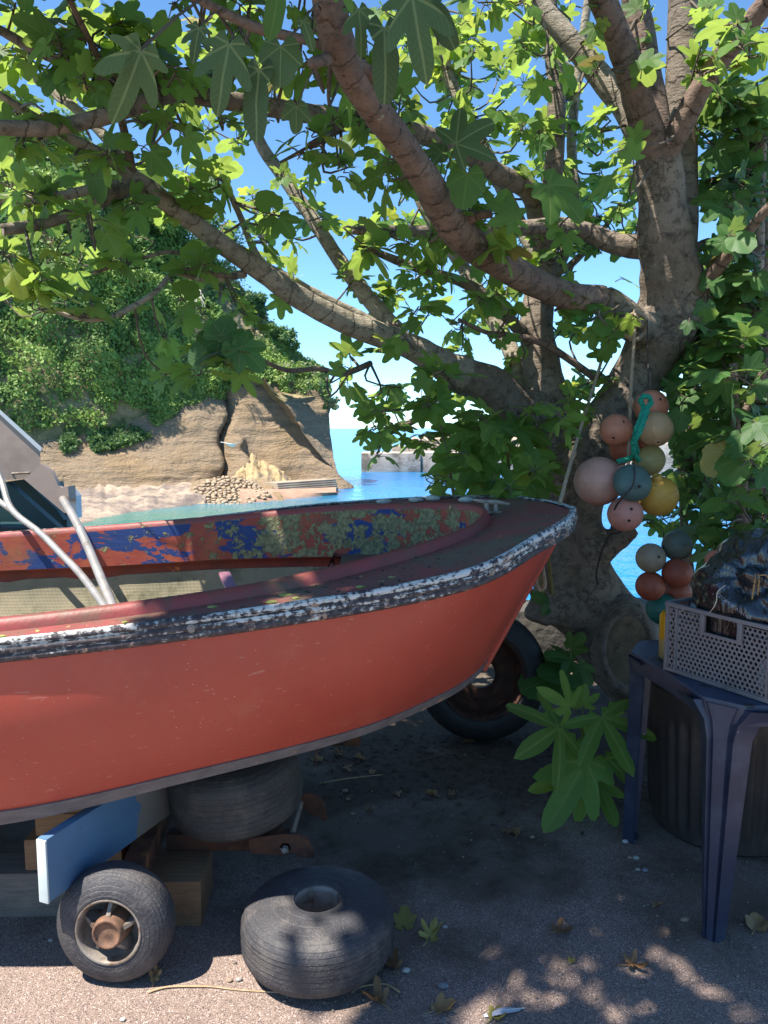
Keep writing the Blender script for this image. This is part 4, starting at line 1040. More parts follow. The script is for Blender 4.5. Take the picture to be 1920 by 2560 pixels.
# rubbish bag, gathered at a tied neck
M = Mat('black_film')
c = M.mix(M.step(M.noise(9, 4), .4, .6), (.006, .0065, .008), (.014, .013, .015))
M.set(color=c, rough=.2, spec=.8).bump(M.noise(13, 4, .6, M.map((2.2, 1, .5), rot=(.3, .5, .2)), 1.6), .5, .02); BAGM = M.m
bcn = Vector((1.20, 2.31, .975)); kn = Vector((1.045, 2.165, 1.085)); kd = (kn - bcn).normalized()
mm = MB()
def bagd(d):
    a_ = d.angle(kd); u = kd.orthogonal().normalized(); w_ = kd.cross(u); ph = math.atan2(d.dot(w_), d.dot(u))
    rad = 1 + .10 * noise.noise(d * 2.1 + Vector((4, 0, 0))) + .04 * noise.noise(d * 5)
    fold = .03 * (1 - 2 * abs(noise.noise(d * 3.5 + Vector((1, 5, 2))))) + .016 * math.sin(ph * 27 + 4 * noise.noise(d * 2.5)) * math.exp(-a_ / 1.1) + .028 * math.sin(ph * 9 + 2.5 * noise.noise(d * 2)) * math.exp(-a_ / .75) + .03 * math.sin(ph * 21 + 3 * noise.noise(d * 3)) * math.exp(-a_ / .5) + .018 * abs(noise.noise(Vector((ph * 3, a_ * 2.2, 1))) + noise.noise(d * 6))
    pinch = 1.0 * math.exp(-(a_ / .16) ** 2) * .10 - .17 * math.exp(-((a_ - .20) / .13) ** 2)
    return rad + fold + pinch
mm.ball(bcn, (.225, .215, .215), 150, 90, None, bagd)
# keep the lower half inside the crate walls
for k, v in enumerate(mm.v):
    v = Vector(v)
    if v.z < A0.z + CHT + .01:
        r = v - A0; f = min(1, (A0.z + CHT + .01 - v.z) / .02)
        a_ = min(max(r.dot(ux), .016), CLN - .016); b_ = min(max(r.dot(uy), .016), CWD - .016)
        nw = A0 + ux * a_ + uy * b_ + uz * max(r.z, .014); mm.v[k] = tuple(v.lerp(nw, f))
bag = thing('rubbish_bag', (bcn.x, bcn.y, ZT + .012), 'shiny black rubbish bag tied with brown string sitting in the grey crate', 'bag')
film = mm.build('bag_film', BAGM, bag, auto=False)
STRING = simple('brown_string', (.33, .21, .09), (.24, .15, .06), 90, .9, .3, 200, .002)
u = kd.orthogonal().normalized(); w_ = kd.cross(u); kb = bcn + kd * .178
mm = MB(); ring = [kb + (u * math.cos(t) + w_ * math.sin(t)) * (.022 + .003 * math.sin(5 * t)) + kd * .006 * math.sin(3 * t) for t in np.linspace(0, 6.3, 30)]; mm.tube(ring, .0028, 6)
for dx, dz in (((-.03, .012)), ((.028, .008)), ((.045, -.018)), ((.012, -.05)), ((-.004, -.062))):
    q0 = kb + kd * .035; q1 = q0 + Vector((dx * .6, -.022, .010)); q2 = q0 + Vector((dx, -.014, dz)); mm.tube([Vector(q) for q in spline([tuple(q0), tuple(q1), tuple(q2)], 10)], .0024, 6)
mm.build('tie_string', STRING, bag)
q = [at(1813, 1463, 2.16), at(1794, 1480, 2.155), at(1791, 1503, 2.15), at(1783, 1520, 2.16), at(1773, 1532, 2.20)]
mm = MB(); mm.tube([Vector(p_) for p_ in spline([tuple(v) for v in q], 24)], .0013, 6); mm.build('pale_string', simple('pale_string_mat', (.45, .40, .33), (.38, .33, .27), 60, .8, 0), bag)
# printed lettering on the bag film, wrapped onto it
def lettering(txt, size, fn, name, mat, parent):
    cu = bpy.data.curves.new('lettering', 'FONT'); cu.body = txt; cu.size = size; cu.align_x = 'LEFT'
    to = bpy.data.objects.new('lettering_src', cu); col.objects.link(to)
    dg = bpy.context.evaluated_depsgraph_get(); me = bpy.data.meshes.new_from_object(to.evaluated_get(dg)); bpy.data.objects.remove(to)
    mm = MB(); mm.add([fn(v.co.x, v.co.y) for v in me.vertices], [list(p_.vertices) for p_ in me.polygons], smooth=False); bpy.data.meshes.remove(me)
    return mm.build(name, mat, parent)
from mathutils.bvhtree import BVHTree
bv = BVHTree.FromPolygons([Vector(v) for v in mm.v] if False else [film.matrix_basis @ v.co + WL[bag.name] - Vector((0, 0, 0)) if False else v.co + WL[film.name] for v in film.data.vertices], [list(p_.vertices) for p_ in film.data.polygons])
def onbag(x, y):
    t = x / .085; px = 1795 + 78 * t - y * 900 * -.45; py = 1492 + 66 * t - 10 * t * t - y * 900
    o0 = Vector((0, 0, CAM_H)); d = (at(px, py, 2.2) - o0).normalized(); h = bv.ray_cast(o0, d)
    return (h[0] - d * .0012) if h[0] is not None else at(px, py, 2.17)
lettering('ZOMER AYHAIA', .0125, onbag, 'printed_lettering', simple('grey_print', (.36, .36, .38), (.25, .25, .27), 60, .7, 0), film)
# orange buoy squeezed beside the bag
mm = MB(); mm.ball(at(1790, 1402, 2.42), .034, 20, 14); mm.build('small_float', simple('orange_float_a', (.42, .13, .07), (.34, .10, .06), 9, .5, .1), None, 'small orange float tucked behind the rubbish bag', 'float')
# drink can
cq = at(1672, 1600, 2.52); cn_ = thing('drink_can', (cq.x, cq.y, ZT), 'gold drink can with yellow band half hidden behind the crate', 'can')
M = Mat('can_print'); z_ = M.sep(M.co())[2]
c = M.mix(M.step(z_, .073, .0735), (.46, .36, .16), (.62, .36, .02)); M.set(color=c, rough=.35, metal=.5)
mm = MB(); mm.lathe([(0, .001), (.024, .001), (.032, .010), (.032, .148), (.026, .162), (.024, .166), (.022, .160), (0, .160)], 32, Matrix.Translation((cq.x, cq.y, ZT + .001))); cb = mm.build('can_body', M.m, cn_, auto=False)
def oncan(x, y):
    a_ = -2.35 + x / .032; return Vector((cq.x + .0324 * math.cos(a_), cq.y + .0324 * math.sin(a_), ZT + .085 + y))
lettering('fe', .034, oncan, 'printed_lettering', simple('black_print', (.012, .012, .012), (.02, .02, .02), 30, .5, 0), cb)

# ================================================================== FLOATS AND ROPES
def floatmat(name, c, d=None, rough=.5):
    M = Mat(name); c2 = tuple(v * .78 for v in c)
    q = M.mix(M.step(M.noise(11, 6, .65), .35, .68), c, c2); q = M.mix(M.math('MULTIPLY', M.step(M.noise(5, 6, .7, M.map(loc=(2, 2, 5))), .5, .72), .6), q, d or tuple(v * .5 for v in c))
    q = M.mix(M.step(M.voro(34), .06, .04), q, (.03, .025, .02))
    M.set(color=q, rough=rough, spec=.4).bump(M.noise(80, 4), .12, .002); return M.m
def buoy(px, py, rp, Y, mat, label, seam=None, hole=None, lug=None, squash=1.0, group='fishing floats hung on the fig tree'):
    c = at(px, py, Y); r = rp * depth(c) / FPX
    root = thing('fishing_float', c - Vector((0, 0, r)), label, 'float', group); mm = MB()
    ax = Vector(seam or (.3, -.2, 1)).normalized(); M3 = rotdir(ax)
    mm.ball(c, (r, r, r * squash), 36, 22, M3); mm.build('shell', mat, root, auto=False)
    mm = MB(); mm.lathe([(r * .985, -.0030), (r * 1.012, -.002), (r * 1.012, .002), (r * .985, .0030)], 48, Matrix.Translation(c) @ M3.to_4x4()); mm.build('seam', mat, root, auto=False)
    for h in hole or []:
        d = Vector(h).normalized(); mm = MB(); mm.lathe([(r * .16, .0), (r * .15, .003), (r * .10, .002), (r * .085, -.004), (0, -.004)], 14, Matrix.Translation(c + d * r * .995) @ rotdir(d).to_4x4()); mm.build('eyelet', mat, root, auto=False)
        mm = MB(); mm.lathe([(r * .085, .0), (0, .0005)], 12, Matrix.Translation(c + d * (r * 1.0)) @ rotdir(d).to_4x4()); mm.build('eyelet_hole', BLACKR, root)
    if lug:
        d = Vector(lug).normalized(); mm = MB(); mm.lathe([(r * .30, -.02), (r * .24, .01), (r * .22, r * .22), (r * .18, r * .27), (r * .10, r * .27), (r * .10, r * .1)], 18, Matrix.Translation(c + d * r * .95) @ rotdir(d).to_4x4()); mm.build('neck', mat, root, auto=False)
    return c, r
ORA = floatmat('float_salmon', (.46, .17, .10)); PNK = floatmat('float_pink', (.50, .26, .20), (.30, .19, .14)); TAN = floatmat('float_tan', (.40, .25, .13), (.26, .18, .10))
TEAL = floatmat('float_teal', (.075, .125, .115), (.05, .085, .08)); YEL = floatmat('float_yellow', (.56, .31, .055), (.36, .22, .06)); PYE = floatmat('float_straw', (.42, .35, .15))
RED = floatmat('float_red', (.32, .075, .04), (.16, .05, .035)); GRG = floatmat('float_greygreen', (.12, .135, .105), (.07, .085, .065)); BEI = floatmat('float_beige', (.30, .24, .165), (.2, .16, .11)); SAL = floatmat('float_light_pink', (.55, .24, .18)); DGR = floatmat('float_sea_green', (.02, .13, .10))
YB = 3.28
buoy(1628, 1017, 42, YB + .06, ORA, 'salmon pink float topmost of the cluster under the green knot', (0, .3, 1), [(.25, -1, .45)])
buoy(1540, 1075, 40, YB, ORA, 'bright orange float left of the green rope', (1, .2, .2), [(.2, -.8, .5), (-.4, -.8, -.5)])
buoy(1639, 1073, 43.5, YB - .04, TAN, 'tan float right of the green rope', (.9, -.5, .25), [(-.1, -.8, -.9)])
buoy(1560, 1122, 36, YB + .13, RED, 'orange red float half hidden behind the green rope', (0, 0, 1))
buoy(1607, 1108, 38, YB + .18, RED, 'dull red float wedged behind the tan float', (0, 0, 1))
buoy(1622, 1150, 40, YB + .14, PYE, 'straw yellow float half hidden by fig leaves', (0, 0, 1))
buoy(1497, 1203, 61, YB, PNK, 'largest dusty pink float with a moulded neck', (0, 0, 1), None, (.75, -.5, .42))
tc, trr = buoy(1581, 1207, 48, YB - .14, TEAL, 'flattened grey teal float with a raised rim', (.08, -.75, .35), [(.02, -1, -.12)], None, .72)
buoy(1645, 1240, 50, YB - .02, YEL, 'yellow float with a raised eye and a rib round it', (-.35, .1, 1), None, (-.25, -.45, .95))
buoy(1563, 1285, 44, YB - .10, SAL, 'light pink float lowest of the upper cluster, with two eyelets', (0, .1, 1), [(.05, -1, .42), (-.08, -1, -.28)])
YC = 3.2
g2 = 'floats of the lower cluster beside the crate'
buoy(1627, 1395, 37, YC, BEI, 'beige float on the left of the lower cluster', (1, .1, .2), [(.2, -1, .25)], group=g2)
buoy(1693, 1364, 37.5, YC + .03, GRG, 'grey green float topmost of the lower cluster', (0, .2, 1), group=g2)
buoy(1693, 1433, 37.5, YC - .02, RED, 'scuffed red float on the right of the lower cluster', (.8, .2, .5), group=g2)
buoy(1626, 1465, 36.5, YC, RED, 'plain brick red float at the lower left of the lower cluster', (1, 0, .3), group=g2)
buoy(1694, 1480, 34, YC + .10, RED, 'brick red float tucked behind the scuffed red one', (0, 0, 1), group=g2)
buoy(1655, 1522, 39, YC + .06, DGR, 'sea green float lowest of the lower cluster', (0, 0, 1), group=g2)
ROPE = simple('tan_rope', (.33, .25, .17), (.24, .175, .115), 60, .9, .5, 260, .004)
DCORD = simple('dark_cord', (.06, .05, .045), (.035, .03, .028), 60, .9, .3, 200, .002)
GCORD = simple('green_rope', (.012, .26, .17), (.008, .17, .115), 50, .85, .6, 220, .004)
def rope(pts_, r, mat, name, label, twist=True, n=60, cat='rope', parent=None):
    c = [Vector(q) for q in spline([tuple(p_) for p_ in pts_], n)]; mm = MB()
    if twist:
        L = sum((c[i + 1] - c[i]).length for i in range(n - 1)); turns = L / (r * 7); N2 = min(700, max(n, int(turns * 6)))
        cc = spline([tuple(q) for q in c], N2)
        for s in range(3):
            st = []
            for i in range(N2):
                t = Vector(cc[min(i + 1, N2 - 1)] - cc[max(i - 1, 0)]).normalized(); u = t.cross(Vector((.3, .9, .2))).normalized(); w_ = t.cross(u)
                a_ = 2 * math.pi * (turns * i / N2 + s / 3); st.append(Vector(cc[i]) + (u * math.cos(a_) + w_ * math.sin(a_)) * r * .5)
            mm.tube(st, r * .58, 5)
    else: mm.tube(c, r, 6)
    return mm.build(name, mat, parent, None if parent else label, None if parent else cat, auto=False)
rope([aq(1368, 668, 3.42), aq(1372, 690, 3.36), aq(1364, 820, 3.32), aq(1358, 960, 3.27), aq(1357, 1005, 3.24)], .0075, ROPE, 'hanging_rope', 'tan rope hanging from the branch fork down to the float cluster')
rope([aq(1372, 672, 3.40), aq(1395, 690, 3.42), aq(1390, 720, 3.45), aq(1368, 735, 3.40), aq(1345, 715, 3.38), aq(1350, 690, 3.36), aq(1372, 676, 3.38)], .009, ROPE, 'rope_loop', 'tan rope wound round the branch fork')
rope([aq(1300, 778, 3.55), aq(1262, 900, 3.3), aq(1233, 1000, 3.0), aq(1210, 1086, 2.78)], .0075, ROPE, 'mooring_rope', 'tan rope stretched from the tree down to the bow')
rope([aq(1398, 690, 3.40), aq(1400, 780, 3.38), aq(1401, 862, 3.32)], .003, DCORD, 'thin_cord', 'thin dark cord holding the topmost salmon float', False)
rope([aq(1366, 1000, 3.2), aq(1371, 1022, 3.06), aq(1366, 1050, 3.05), aq(1345, 1075, 3.06), aq(1328, 1100, 3.14), aq(1318, 1150, 3.22), aq(1300, 1190, 3.3), aq(1288, 1240, 3.4), aq(1292, 1262, 3.42)], .0042, DCORD, 'knotted_cord', 'dark cord crossing the teal float and trailing down the trunk', False)
rope([aq(1330, 1110, 3.2), aq(1345, 1136, 3.22), aq(1338, 1150, 3.25), aq(1318, 1155, 3.3), aq(1312, 1172, 3.32)], .0045, DCORD, 'frayed_cord', 'frayed grey cord end below the light pink float', False)
rope([aq(1434, 1150, 3.3), aq(1433, 1180, 3.22), aq(1432, 1220, 3.18), aq(1440, 1262, 3.2)], .003, DCORD, 'thin_cord', 'pair of thin dark cords holding the lower cluster', False)
gr = thing('green_rope', at(1600, 1130, 3.2), 'knotted turquoise rope threaded through the upper float cluster', 'rope')
rope([aq(1390, 880, 3.14), aq(1384, 866, 3.13), aq(1390, 856, 3.12), aq(1402, 858, 3.12), aq(1406, 870, 3.13), aq(1398, 880, 3.13), aq(1388, 884, 3.13)], .011, GCORD, 'knot', '', parent=gr)
rope([aq(1392, 880, 3.13), aq(1385, 905, 3.12), aq(1375, 930, 3.11), aq(1371, 955, 3.14), aq(1376, 980, 3.2)], .013, GCORD, 'strand', '', parent=gr)
rope([aq(1400, 878, 3.13), aq(1392, 905, 3.10), aq(1380, 935, 3.09), aq(1366, 958, 3.12)], .012, GCORD, 'strand', '', parent=gr)
rope([aq(1376, 975, 3.2), aq(1360, 990, 3.2), aq(1336, 996, 3.16)], .011, GCORD, 'strand', '', parent=gr)
rope([aq(1372, 950, 3.12), aq(1368, 975, 3.15), aq(1380, 995, 3.2)], .011, GCORD, 'strand', '', parent=gr)
# rope loop hanging at the bow
lp = [at(1352, 1382, 2.86), at(1345, 1410, 2.85), at(1341, 1445, 2.84), at(1346, 1470, 2.83), at(1355, 1474, 2.83), at(1362, 1462, 2.83), at(1358, 1425, 2.84), at(1356, 1400, 2.85), at(1362, 1378, 2.86)]
rope(lp, .0078, ROPE, 'bow_rope', 'tan rope loop dangling below the bow')
rope([at(1345, 1380, 2.88), at(1330, 1410, 2.9), at(1322, 1432, 2.9), at(1330, 1440, 2.9), at(1340, 1425, 2.9), at(1348, 1392, 2.9)], .007, ROPE, 'bow_rope', 'shorter rope bight bunched against the stem')

# ================================================================== FIG TREE
tree = thing('fig_tree', aq(1370, 1500, 3.9), 'spreading grey fig tree arching over the red boat', 'tree')
LIMBS = []          # (points, radii) for leaf attachment
def limb(ctrl, name, mat=BARK, n=None, wob=.10, seed=0, parent=None, off=False, lw=1.0):
    """ctrl: (x,y,Y,halfwidth) in the 1659-wide frame"""
    P3 = []
    for x, y, Y, hw in ctrl:
        p_ = aq(x, y, Y); P3.append((p_.x, p_.y, p_.z, hw * Q * depth(p_) / FPX * lw))
    n = n or max(8, 4 * len(ctrl)); s = spline(P3, n); s[:, 3] = np.maximum(s[:, 3], .002)
    LIMBS.append(s)
    if name:
        mm = MB(); mm.tube([Vector(q[:3]) for q in s], [float(q[3]) for q in s], 14 if ctrl[0][3] > 15 else 8, wob=wob, seed=seed)
        mm.build(name, mat, parent or tree, auto=False)
    return s
# trunk: tubes fused by a voxel remesh
mm = MB()
def tk(ctrl, n=26, seed=0.0, wob=.16):
    P3 = []
    for x, y, Y, hw in ctrl:
        p_ = aq(x, y, Y); P3.append((p_.x, p_.y, p_.z, hw * Q * depth(p_) / FPX))
    s = spline(P3, n); LIMBS.append(s); mm.tube([Vector(q[:3]) for q in s], [float(q[3]) for q in s], 20, wob=wob, seed=seed)
tk([(1425, 1570, 3.95, 95), (1395, 1480, 3.92, 88), (1335, 1390, 3.9, 94), (1268, 1290, 3.9, 84), (1237, 1180, 3.9, 70), (1236, 1090, 3.9, 64), (1280, 985, 3.86, 66), (1340, 885, 3.82, 64), (1390, 790, 3.77, 58), (1436, 700, 3.70, 70), (1452, 640, 3.66, 68), (1440, 540, 3.6, 57), (1430, 430, 3.55, 52), (1420, 330, 3.5, 48)], 60)
tk([(1238, 1110, 3.92, 58), (1212, 990, 3.98, 48), (1190, 880, 4.03, 44), (1165, 770, 4.08, 40), (1158, 700, 4.1, 37)], 26, 3)
tk([(1290, 1330, 3.85, 70), (1205, 1310, 3.80, 48), (1172, 1320, 3.76, 36), (1160, 1345, 3.74, 28)], 14, 5, .35)
tk([(1205, 1200, 3.84, 40), (1185, 1270, 3.80, 40), (1180, 1330, 3.76, 34)], 12, 6, .3)
tk([(1265, 1200, 3.84, 46), (1320, 1172, 3.8, 30), (1352, 1148, 3.78, 24), (1366, 1136, 3.77, 22)], 14, 7, .3)
tk([(1400, 1400, 3.9, 60), (1440, 1470, 3.85, 60), (1450, 1570, 3.85, 70)], 12, 9, .2)
tk([(1420, 700, 3.68, 40), (1375, 705, 3.58, 38), (1340, 672, 3.5, 34), (1300, 648, 3.46, 33)], 14, 11, .1)
tk([(1160, 900, 4.03, 40), (1110, 880, 3.98, 46), (1060, 835, 3.92, 46), (1010, 815, 3.86, 44), (985, 805, 3.84, 40)], 14, 12, .15)
tko = mm.build('trunk', BARK, tree, auto=False)
rmod = tko.modifiers.new('fuse', 'REMESH'); rmod.mode = 'VOXEL'; rmod.voxel_size = .018; rmod.use_smooth_shade = True
smod = tko.modifiers.new('soft', 'SMOOTH'); smod.factor = .5; smod.iterations = 4
# pruning scar with callus ring
sc_ = aq(1358, 1405, 3.62); sn = Vector((-.10, -1, .12)).normalized(); S4 = Matrix.Translation(sc_) @ rotdir(sn).to_4x4() @ Matrix.Diagonal((1.0, 1.6, 1, 1))
mm = MB(); mm.lathe([(.165, -.10), (.146, -.03), (.130, -.004), (.114, -.004), (.105, -.013), (.10, -.02)], 48, S4); scar = mm.build('callus_ring', BARK, tree, auto=False)
mm = MB(); mm.lathe([(.106, -.016), (.07, -.012), (.03, -.016), (0, -.014)], 40, S4); mm.build('cut_face', CUTW, scar, auto=False)
# main limbs
limb([(1420, 345, 3.5, 40), (1385, 240, 3.42, 33), (1350, 120, 3.34, 30), (1302, 0, 3.26, 28), (1262, -110, 3.2, 26)], 'limb', BARKR)
limb([(1425, 330, 3.54, 34), (1402, 170, 3.56, 28), (1378, 30, 3.6, 28), (1350, -110, 3.6, 26)], 'limb', BARKR, seed=2)
limb([(1462, 640, 3.78, 40), (1472, 450, 3.8, 36), (1470, 250, 3.82, 33), (1474, 60, 3.85, 32), (1480, -110, 3.85, 30)], 'limb', BARK, seed=3)
limb([(1425, 345, 3.48, 30), (1470, 275, 3.4, 26), (1530, 165, 3.3, 24), (1640, 25, 3.15, 22), (1720, -80, 3.0, 20)], 'limb', BARKR, seed=4)
limb([(1385, 290, 3.56, 30), (1340, 220, 3.6, 27), (1280, 145, 3.64, 25), (1215, 70, 3.66, 23), (1140, -20, 3.7, 21), (1080, -110, 3.7, 19)], 'limb', BARKL, seed=5)
Bs = limb([(1300, 648, 3.46, 30), (1230, 640, 3.40, 30), (1150, 608, 3.28, 31), (1080, 570, 3.12, 32), (1000, 512, 2.92, 36), (958, 455, 2.76, 36), (918, 385, 2.6, 33), (858, 298, 2.42, 32), (792, 212, 2.24, 33), (745, 130, 2.10, 36), (722, 60, 2.0, 38), (700, -40, 1.92, 34), (660, -160, 1.85, 32)], 'limb', BARKR, 60, seed=6)
limb([(1410, 535, 3.68, 26), (1335, 528, 3.72, 24), (1270, 502, 3.76, 20), (1200, 488, 3.78, 19), (1080, 496, 3.7, 15), (920, 500, 3.6, 13), (762, 497, 3.5, 10)], 'limb', BARK, seed=7)
limb([(1000, 810, 3.85, 42), (960, 790, 3.8, 34), (880, 745, 3.7, 28), (800, 716, 3.6, 26), (740, 692, 3.54, 25), (640, 640, 3.42, 24), (560, 582, 3.34, 23), (480, 528, 3.26, 21), (400, 468, 3.2, 20), (322, 408, 3.14, 20), (285, 380, 3.1, 17)], 'limb', BARKL, 50, seed=8)
limb([(300, 396, 3.12, 15), (235, 342, 3.05, 13), (160, 303, 2.98, 11), (80, 255, 2.9, 9), (0, 205, 2.8, 8), (-120, 130, 2.7, 6)], 'branch', BARKL)
limb([(300, 396, 3.12, 13), (215, 405, 3.1, 12), (110, 428, 3.05, 11), (0, 430, 3.0, 10), (-120, 425, 2.95, 8)], 'branch', BARKL)
limb([(305, 400, 3.1, 15), (210, 436, 3.0, 14), (110, 478, 2.9, 13), (0, 497, 2.8, 13), (-120, 500, 2.7, 10)], 'branch', BARK)
limb([(288, 388, 3.12, 10), (272, 300, 3.0, 9), (240, 180, 2.85, 8), (195, 90, 2.75, 7), (150, 0, 2.65, 6), (110, -80, 2.6, 5)], 'branch', BARKR)
limb([(290, 380, 3.16, 13), (240, 310, 3.2, 12), (170, 240, 3.25, 10), (90, 180, 3.3, 9), (0, 120, 3.3, 7)], 'branch', BARKL)
limb([(850, 730, 3.68, 14), (790, 690, 3.66, 12), (700, 645, 3.6, 11), (620, 600, 3.55, 10), (560, 560, 3.5, 8), (520, 470, 3.45, 7), (480, 380, 3.4, 6)], 'branch', BARKL)
limb([(1180, 560, 4.14, 26), (1150, 425, 4.0, 22), (1075, 376, 3.85, 21), (1000, 326, 3.7, 21), (900, 288, 3.5, 20), (780, 262, 3.3, 20), (620, 238, 3.1, 20), (470, 214, 2.95, 20), (385, 200, 2.86, 20), (310, 222, 2.76, 19), (230, 250, 2.68, 18), (110, 277, 2.6, 16), (0, 275, 2.5, 16), (-130, 270, 2.4, 14)], 'limb', BARK, 56, seed=9)
limb([(360, 200, 2.88, 14), (270, 178, 2.9, 12), (180, 150, 2.9, 12), (80, 110, 2.9, 11), (0, 65, 2.9, 10), (-110, 10, 2.9, 8)], 'branch', BARK)
limb([(860, 718, 3.72, 20), (800, 650, 3.78, 18), (735, 565, 3.85, 16), (680, 480, 3.9, 15), (610, 380, 3.95, 14), (560, 305, 4.0, 13), (545, 230, 4.0, 12), (520, 120, 4.0, 10), (470, 0, 4.0, 8)], 'limb', BARKL, seed=10)
limb([(1158, 715, 4.1, 38), (1168, 610, 4.13, 30), (1182, 500, 4.18, 25), (1198, 340, 4.2, 20), (1202, 200, 4.2, 19), (1190, 60, 4.2, 18), (1182, -90, 4.2, 15)], 'limb', BARK, seed=11)
limb([(1135, 870, 4.1, 22), (1105, 760, 4.2, 19), (1060, 680, 4.3, 17), (1015, 600, 4.35, 15), (960, 520, 4.4, 13), (905, 430, 4.4, 11), (880, 330, 4.4, 9)], 'limb', BARKL, seed=12)
limb([(1150, 740, 4.05, 16), (1110, 700, 3.98, 14), (1060, 650, 3.9, 14), (1000, 610, 3.85, 12), (920, 585, 3.8, 10), (850, 560, 3.75, 9), (780, 530, 3.7, 7)], 'branch', BARK)
limb([(1165, 560, 4.2, 17), (1110, 460, 4.3, 16), (1060, 350, 4.4, 15), (1010, 250, 4.45, 14), (965, 150, 4.5, 13), (930, 0, 4.5, 11), (920, -80, 4.5, 9)], 'limb', BARKL, seed=13)
limb([(1185, 620, 4.2, 14), (1215, 560, 4.3, 12), (1240, 460, 4.4, 11), (1235, 300, 4.5, 11), (1250, 150, 4.5, 10), (1270, 0, 4.5, 9), (1280, -80, 4.5, 8)], 'branch', BARKL)
limb([(1190, 590, 4.2, 10), (1230, 575, 4.2, 8), (1300, 500, 4.2, 6), (1340, 440, 4.2, 4)], 'branch', BARKL)
limb([(1505, 640, 3.65, 22), (1545, 585, 3.5, 16), (1600, 520, 3.35, 12), (1659, 450, 3.2, 10), (1740, 380, 3.1, 9)], 'branch', BARKR)
limb([(1480, 560, 3.75, 14), (1530, 525, 3.8, 11), (1600, 545, 3.8, 9), (1690, 530, 3.8, 8)], 'branch', BARKR)
limb([(800, 785, 3.66, 7), (740, 808, 3.5, 7), (690, 797, 3.35, 6), (620, 800, 3.2, 5), (560, 772, 3.05, 4), (530, 735, 2.98, 3)], 'branch', BARKR, wob=.05)
limb([(530, 590, 3.36, 9), (470, 602, 3.3, 8), (420, 600, 3.25, 7), (375, 590, 3.2, 6), (330, 635, 3.1, 6), (250, 680, 3.0, 6), (180, 690, 2.95, 5), (90, 660, 2.9, 4)], 'branch', BARKL, wob=.05)
limb([(510, 598, 3.32, 6), (440, 585, 3.25, 5), (380, 545, 3.2, 5), (300, 560, 3.15, 4), (200, 590, 3.1, 4)], 'branch', BARK, wob=.05)
limb([(985, 815, 3.8, 12), (930, 870, 3.7, 10), (900, 905, 3.62, 8), (850, 930, 3.6, 6), (800, 965, 3.58, 4)], 'branch', BARKR)
limb([(1290, 820, 3.8, 8), (1180, 745, 3.72, 8), (1100, 725, 3.66, 7), (1050, 718, 3.6, 5), (990, 690, 3.55, 4)], 'branch', BARKR, wob=.05)
limb([(820, 170, 2.18, 16), (700, 100, 2.05, 10), (560, 62, 2.0, 11), (470, 20, 1.95, 10), (400, -20, 1.9, 8), (300, -100, 1.85, 7)], 'branch', BARKR)
limb([(990, 500, 2.88, 11), (1020, 470, 2.82, 11), (1060, 462, 2.78, 9)], 'stub', BARKR, wob=.2)
limb([(790, 262, 3.3, 12), (725, 280, 3.22, 11), (700, 300, 3.16, 10), (668, 316, 3.12, 8)], 'stub', BARKR, wob=.2)
limb([(735, 110, 2.08, 16), (705, 128, 2.03, 13), (672, 136, 1.99, 11)], 'stub', BARKR, wob=.2)
# limbs that carry the crown above the frame
for k, ct in enumerate(([(700, -40, 1.92, 30), (600, -260, 2.0, 22), (450, -520, 2.1, 16), (250, -800, 2.2, 10)], [(1302, 0, 3.26, 26), (1200, -240, 3.0, 20), (1050, -520, 2.8, 15), (900, -800, 2.7, 9)], [(1140, -20, 3.7, 20), (950, -200, 3.6, 16), (700, -380, 3.4, 12), (450, -540, 3.2, 8)],
                        [(1350, -110, 3.6, 24), (1300, -350, 3.4, 17), (1150, -700, 3.2, 9)], [(660, -160, 1.85, 26), (800, -420, 1.9, 18), (900, -700, 2.0, 10)], [(1474, -60, 3.85, 28), (1560, -350, 3.7, 16), (1600, -600, 3.6, 9)])):
    limb(ct, 'limb', BARK, seed=20 + k)
def wlimb(ctrl, seed):  # high limbs out of view, put in to hold the shading crown
    s = spline(ctrl, 24); LIMBS.append(s); mm = MB(); mm.tube([Vector(q[:3]) for q in s], [float(q[3]) for q in s], 8, wob=.1, seed=seed); mm.build('limb', BARK, tree, auto=False)
e_ = aq(1262, -110, 3.2)
wlimb([(e_.x, e_.y, e_.z, .05), (.3, 2.6, 4.0, .045), (-.3, 2.1, 4.4, .038), (-.9, 1.7, 4.7, .028), (-1.6, 1.3, 4.9, .014)], 31)
wlimb([(.0, 2.35, 4.2, .03), (-.3, 1.6, 4.4, .024), (-.45, .9, 4.5, .012)], 32)
wlimb([(-.6, 1.9, 4.55, .026), (-1.2, 2.2, 4.7, .02), (-1.9, 2.4, 4.8, .012)], 33)
wlimb([(.3, 2.6, 4.0, .03), (.6, 1.9, 4.2, .022), (.6, 1.2, 4.3, .012)], 34)
wlimb([(-.3, 2.1, 4.4, .03), (-.8, 2.7, 4.5, .022), (-1.2, 3.2, 4.5, .012)], 35)
# vertical suckers at the trunk foot, behind the boat
for x, y0, tx in ((985, 1095, 950), (1030, 1095, 1005), (1066, 1098, 1062), (1105, 1098, 1092), (1140, 1095, 1150), (1170, 1090, 1190)):
    limb([(x + (1230 - x) * .4, 1300, 3.75, 5), (x + 12, 1180, 3.6, 4.5), (x, y0, 3.5, 4), ((x + tx) / 2, 1000, 3.46, 3.5), (tx, 905, 3.4, 2.5)], 'sucker', PETI, wob=.0)
NT_ = len(LIMBS)
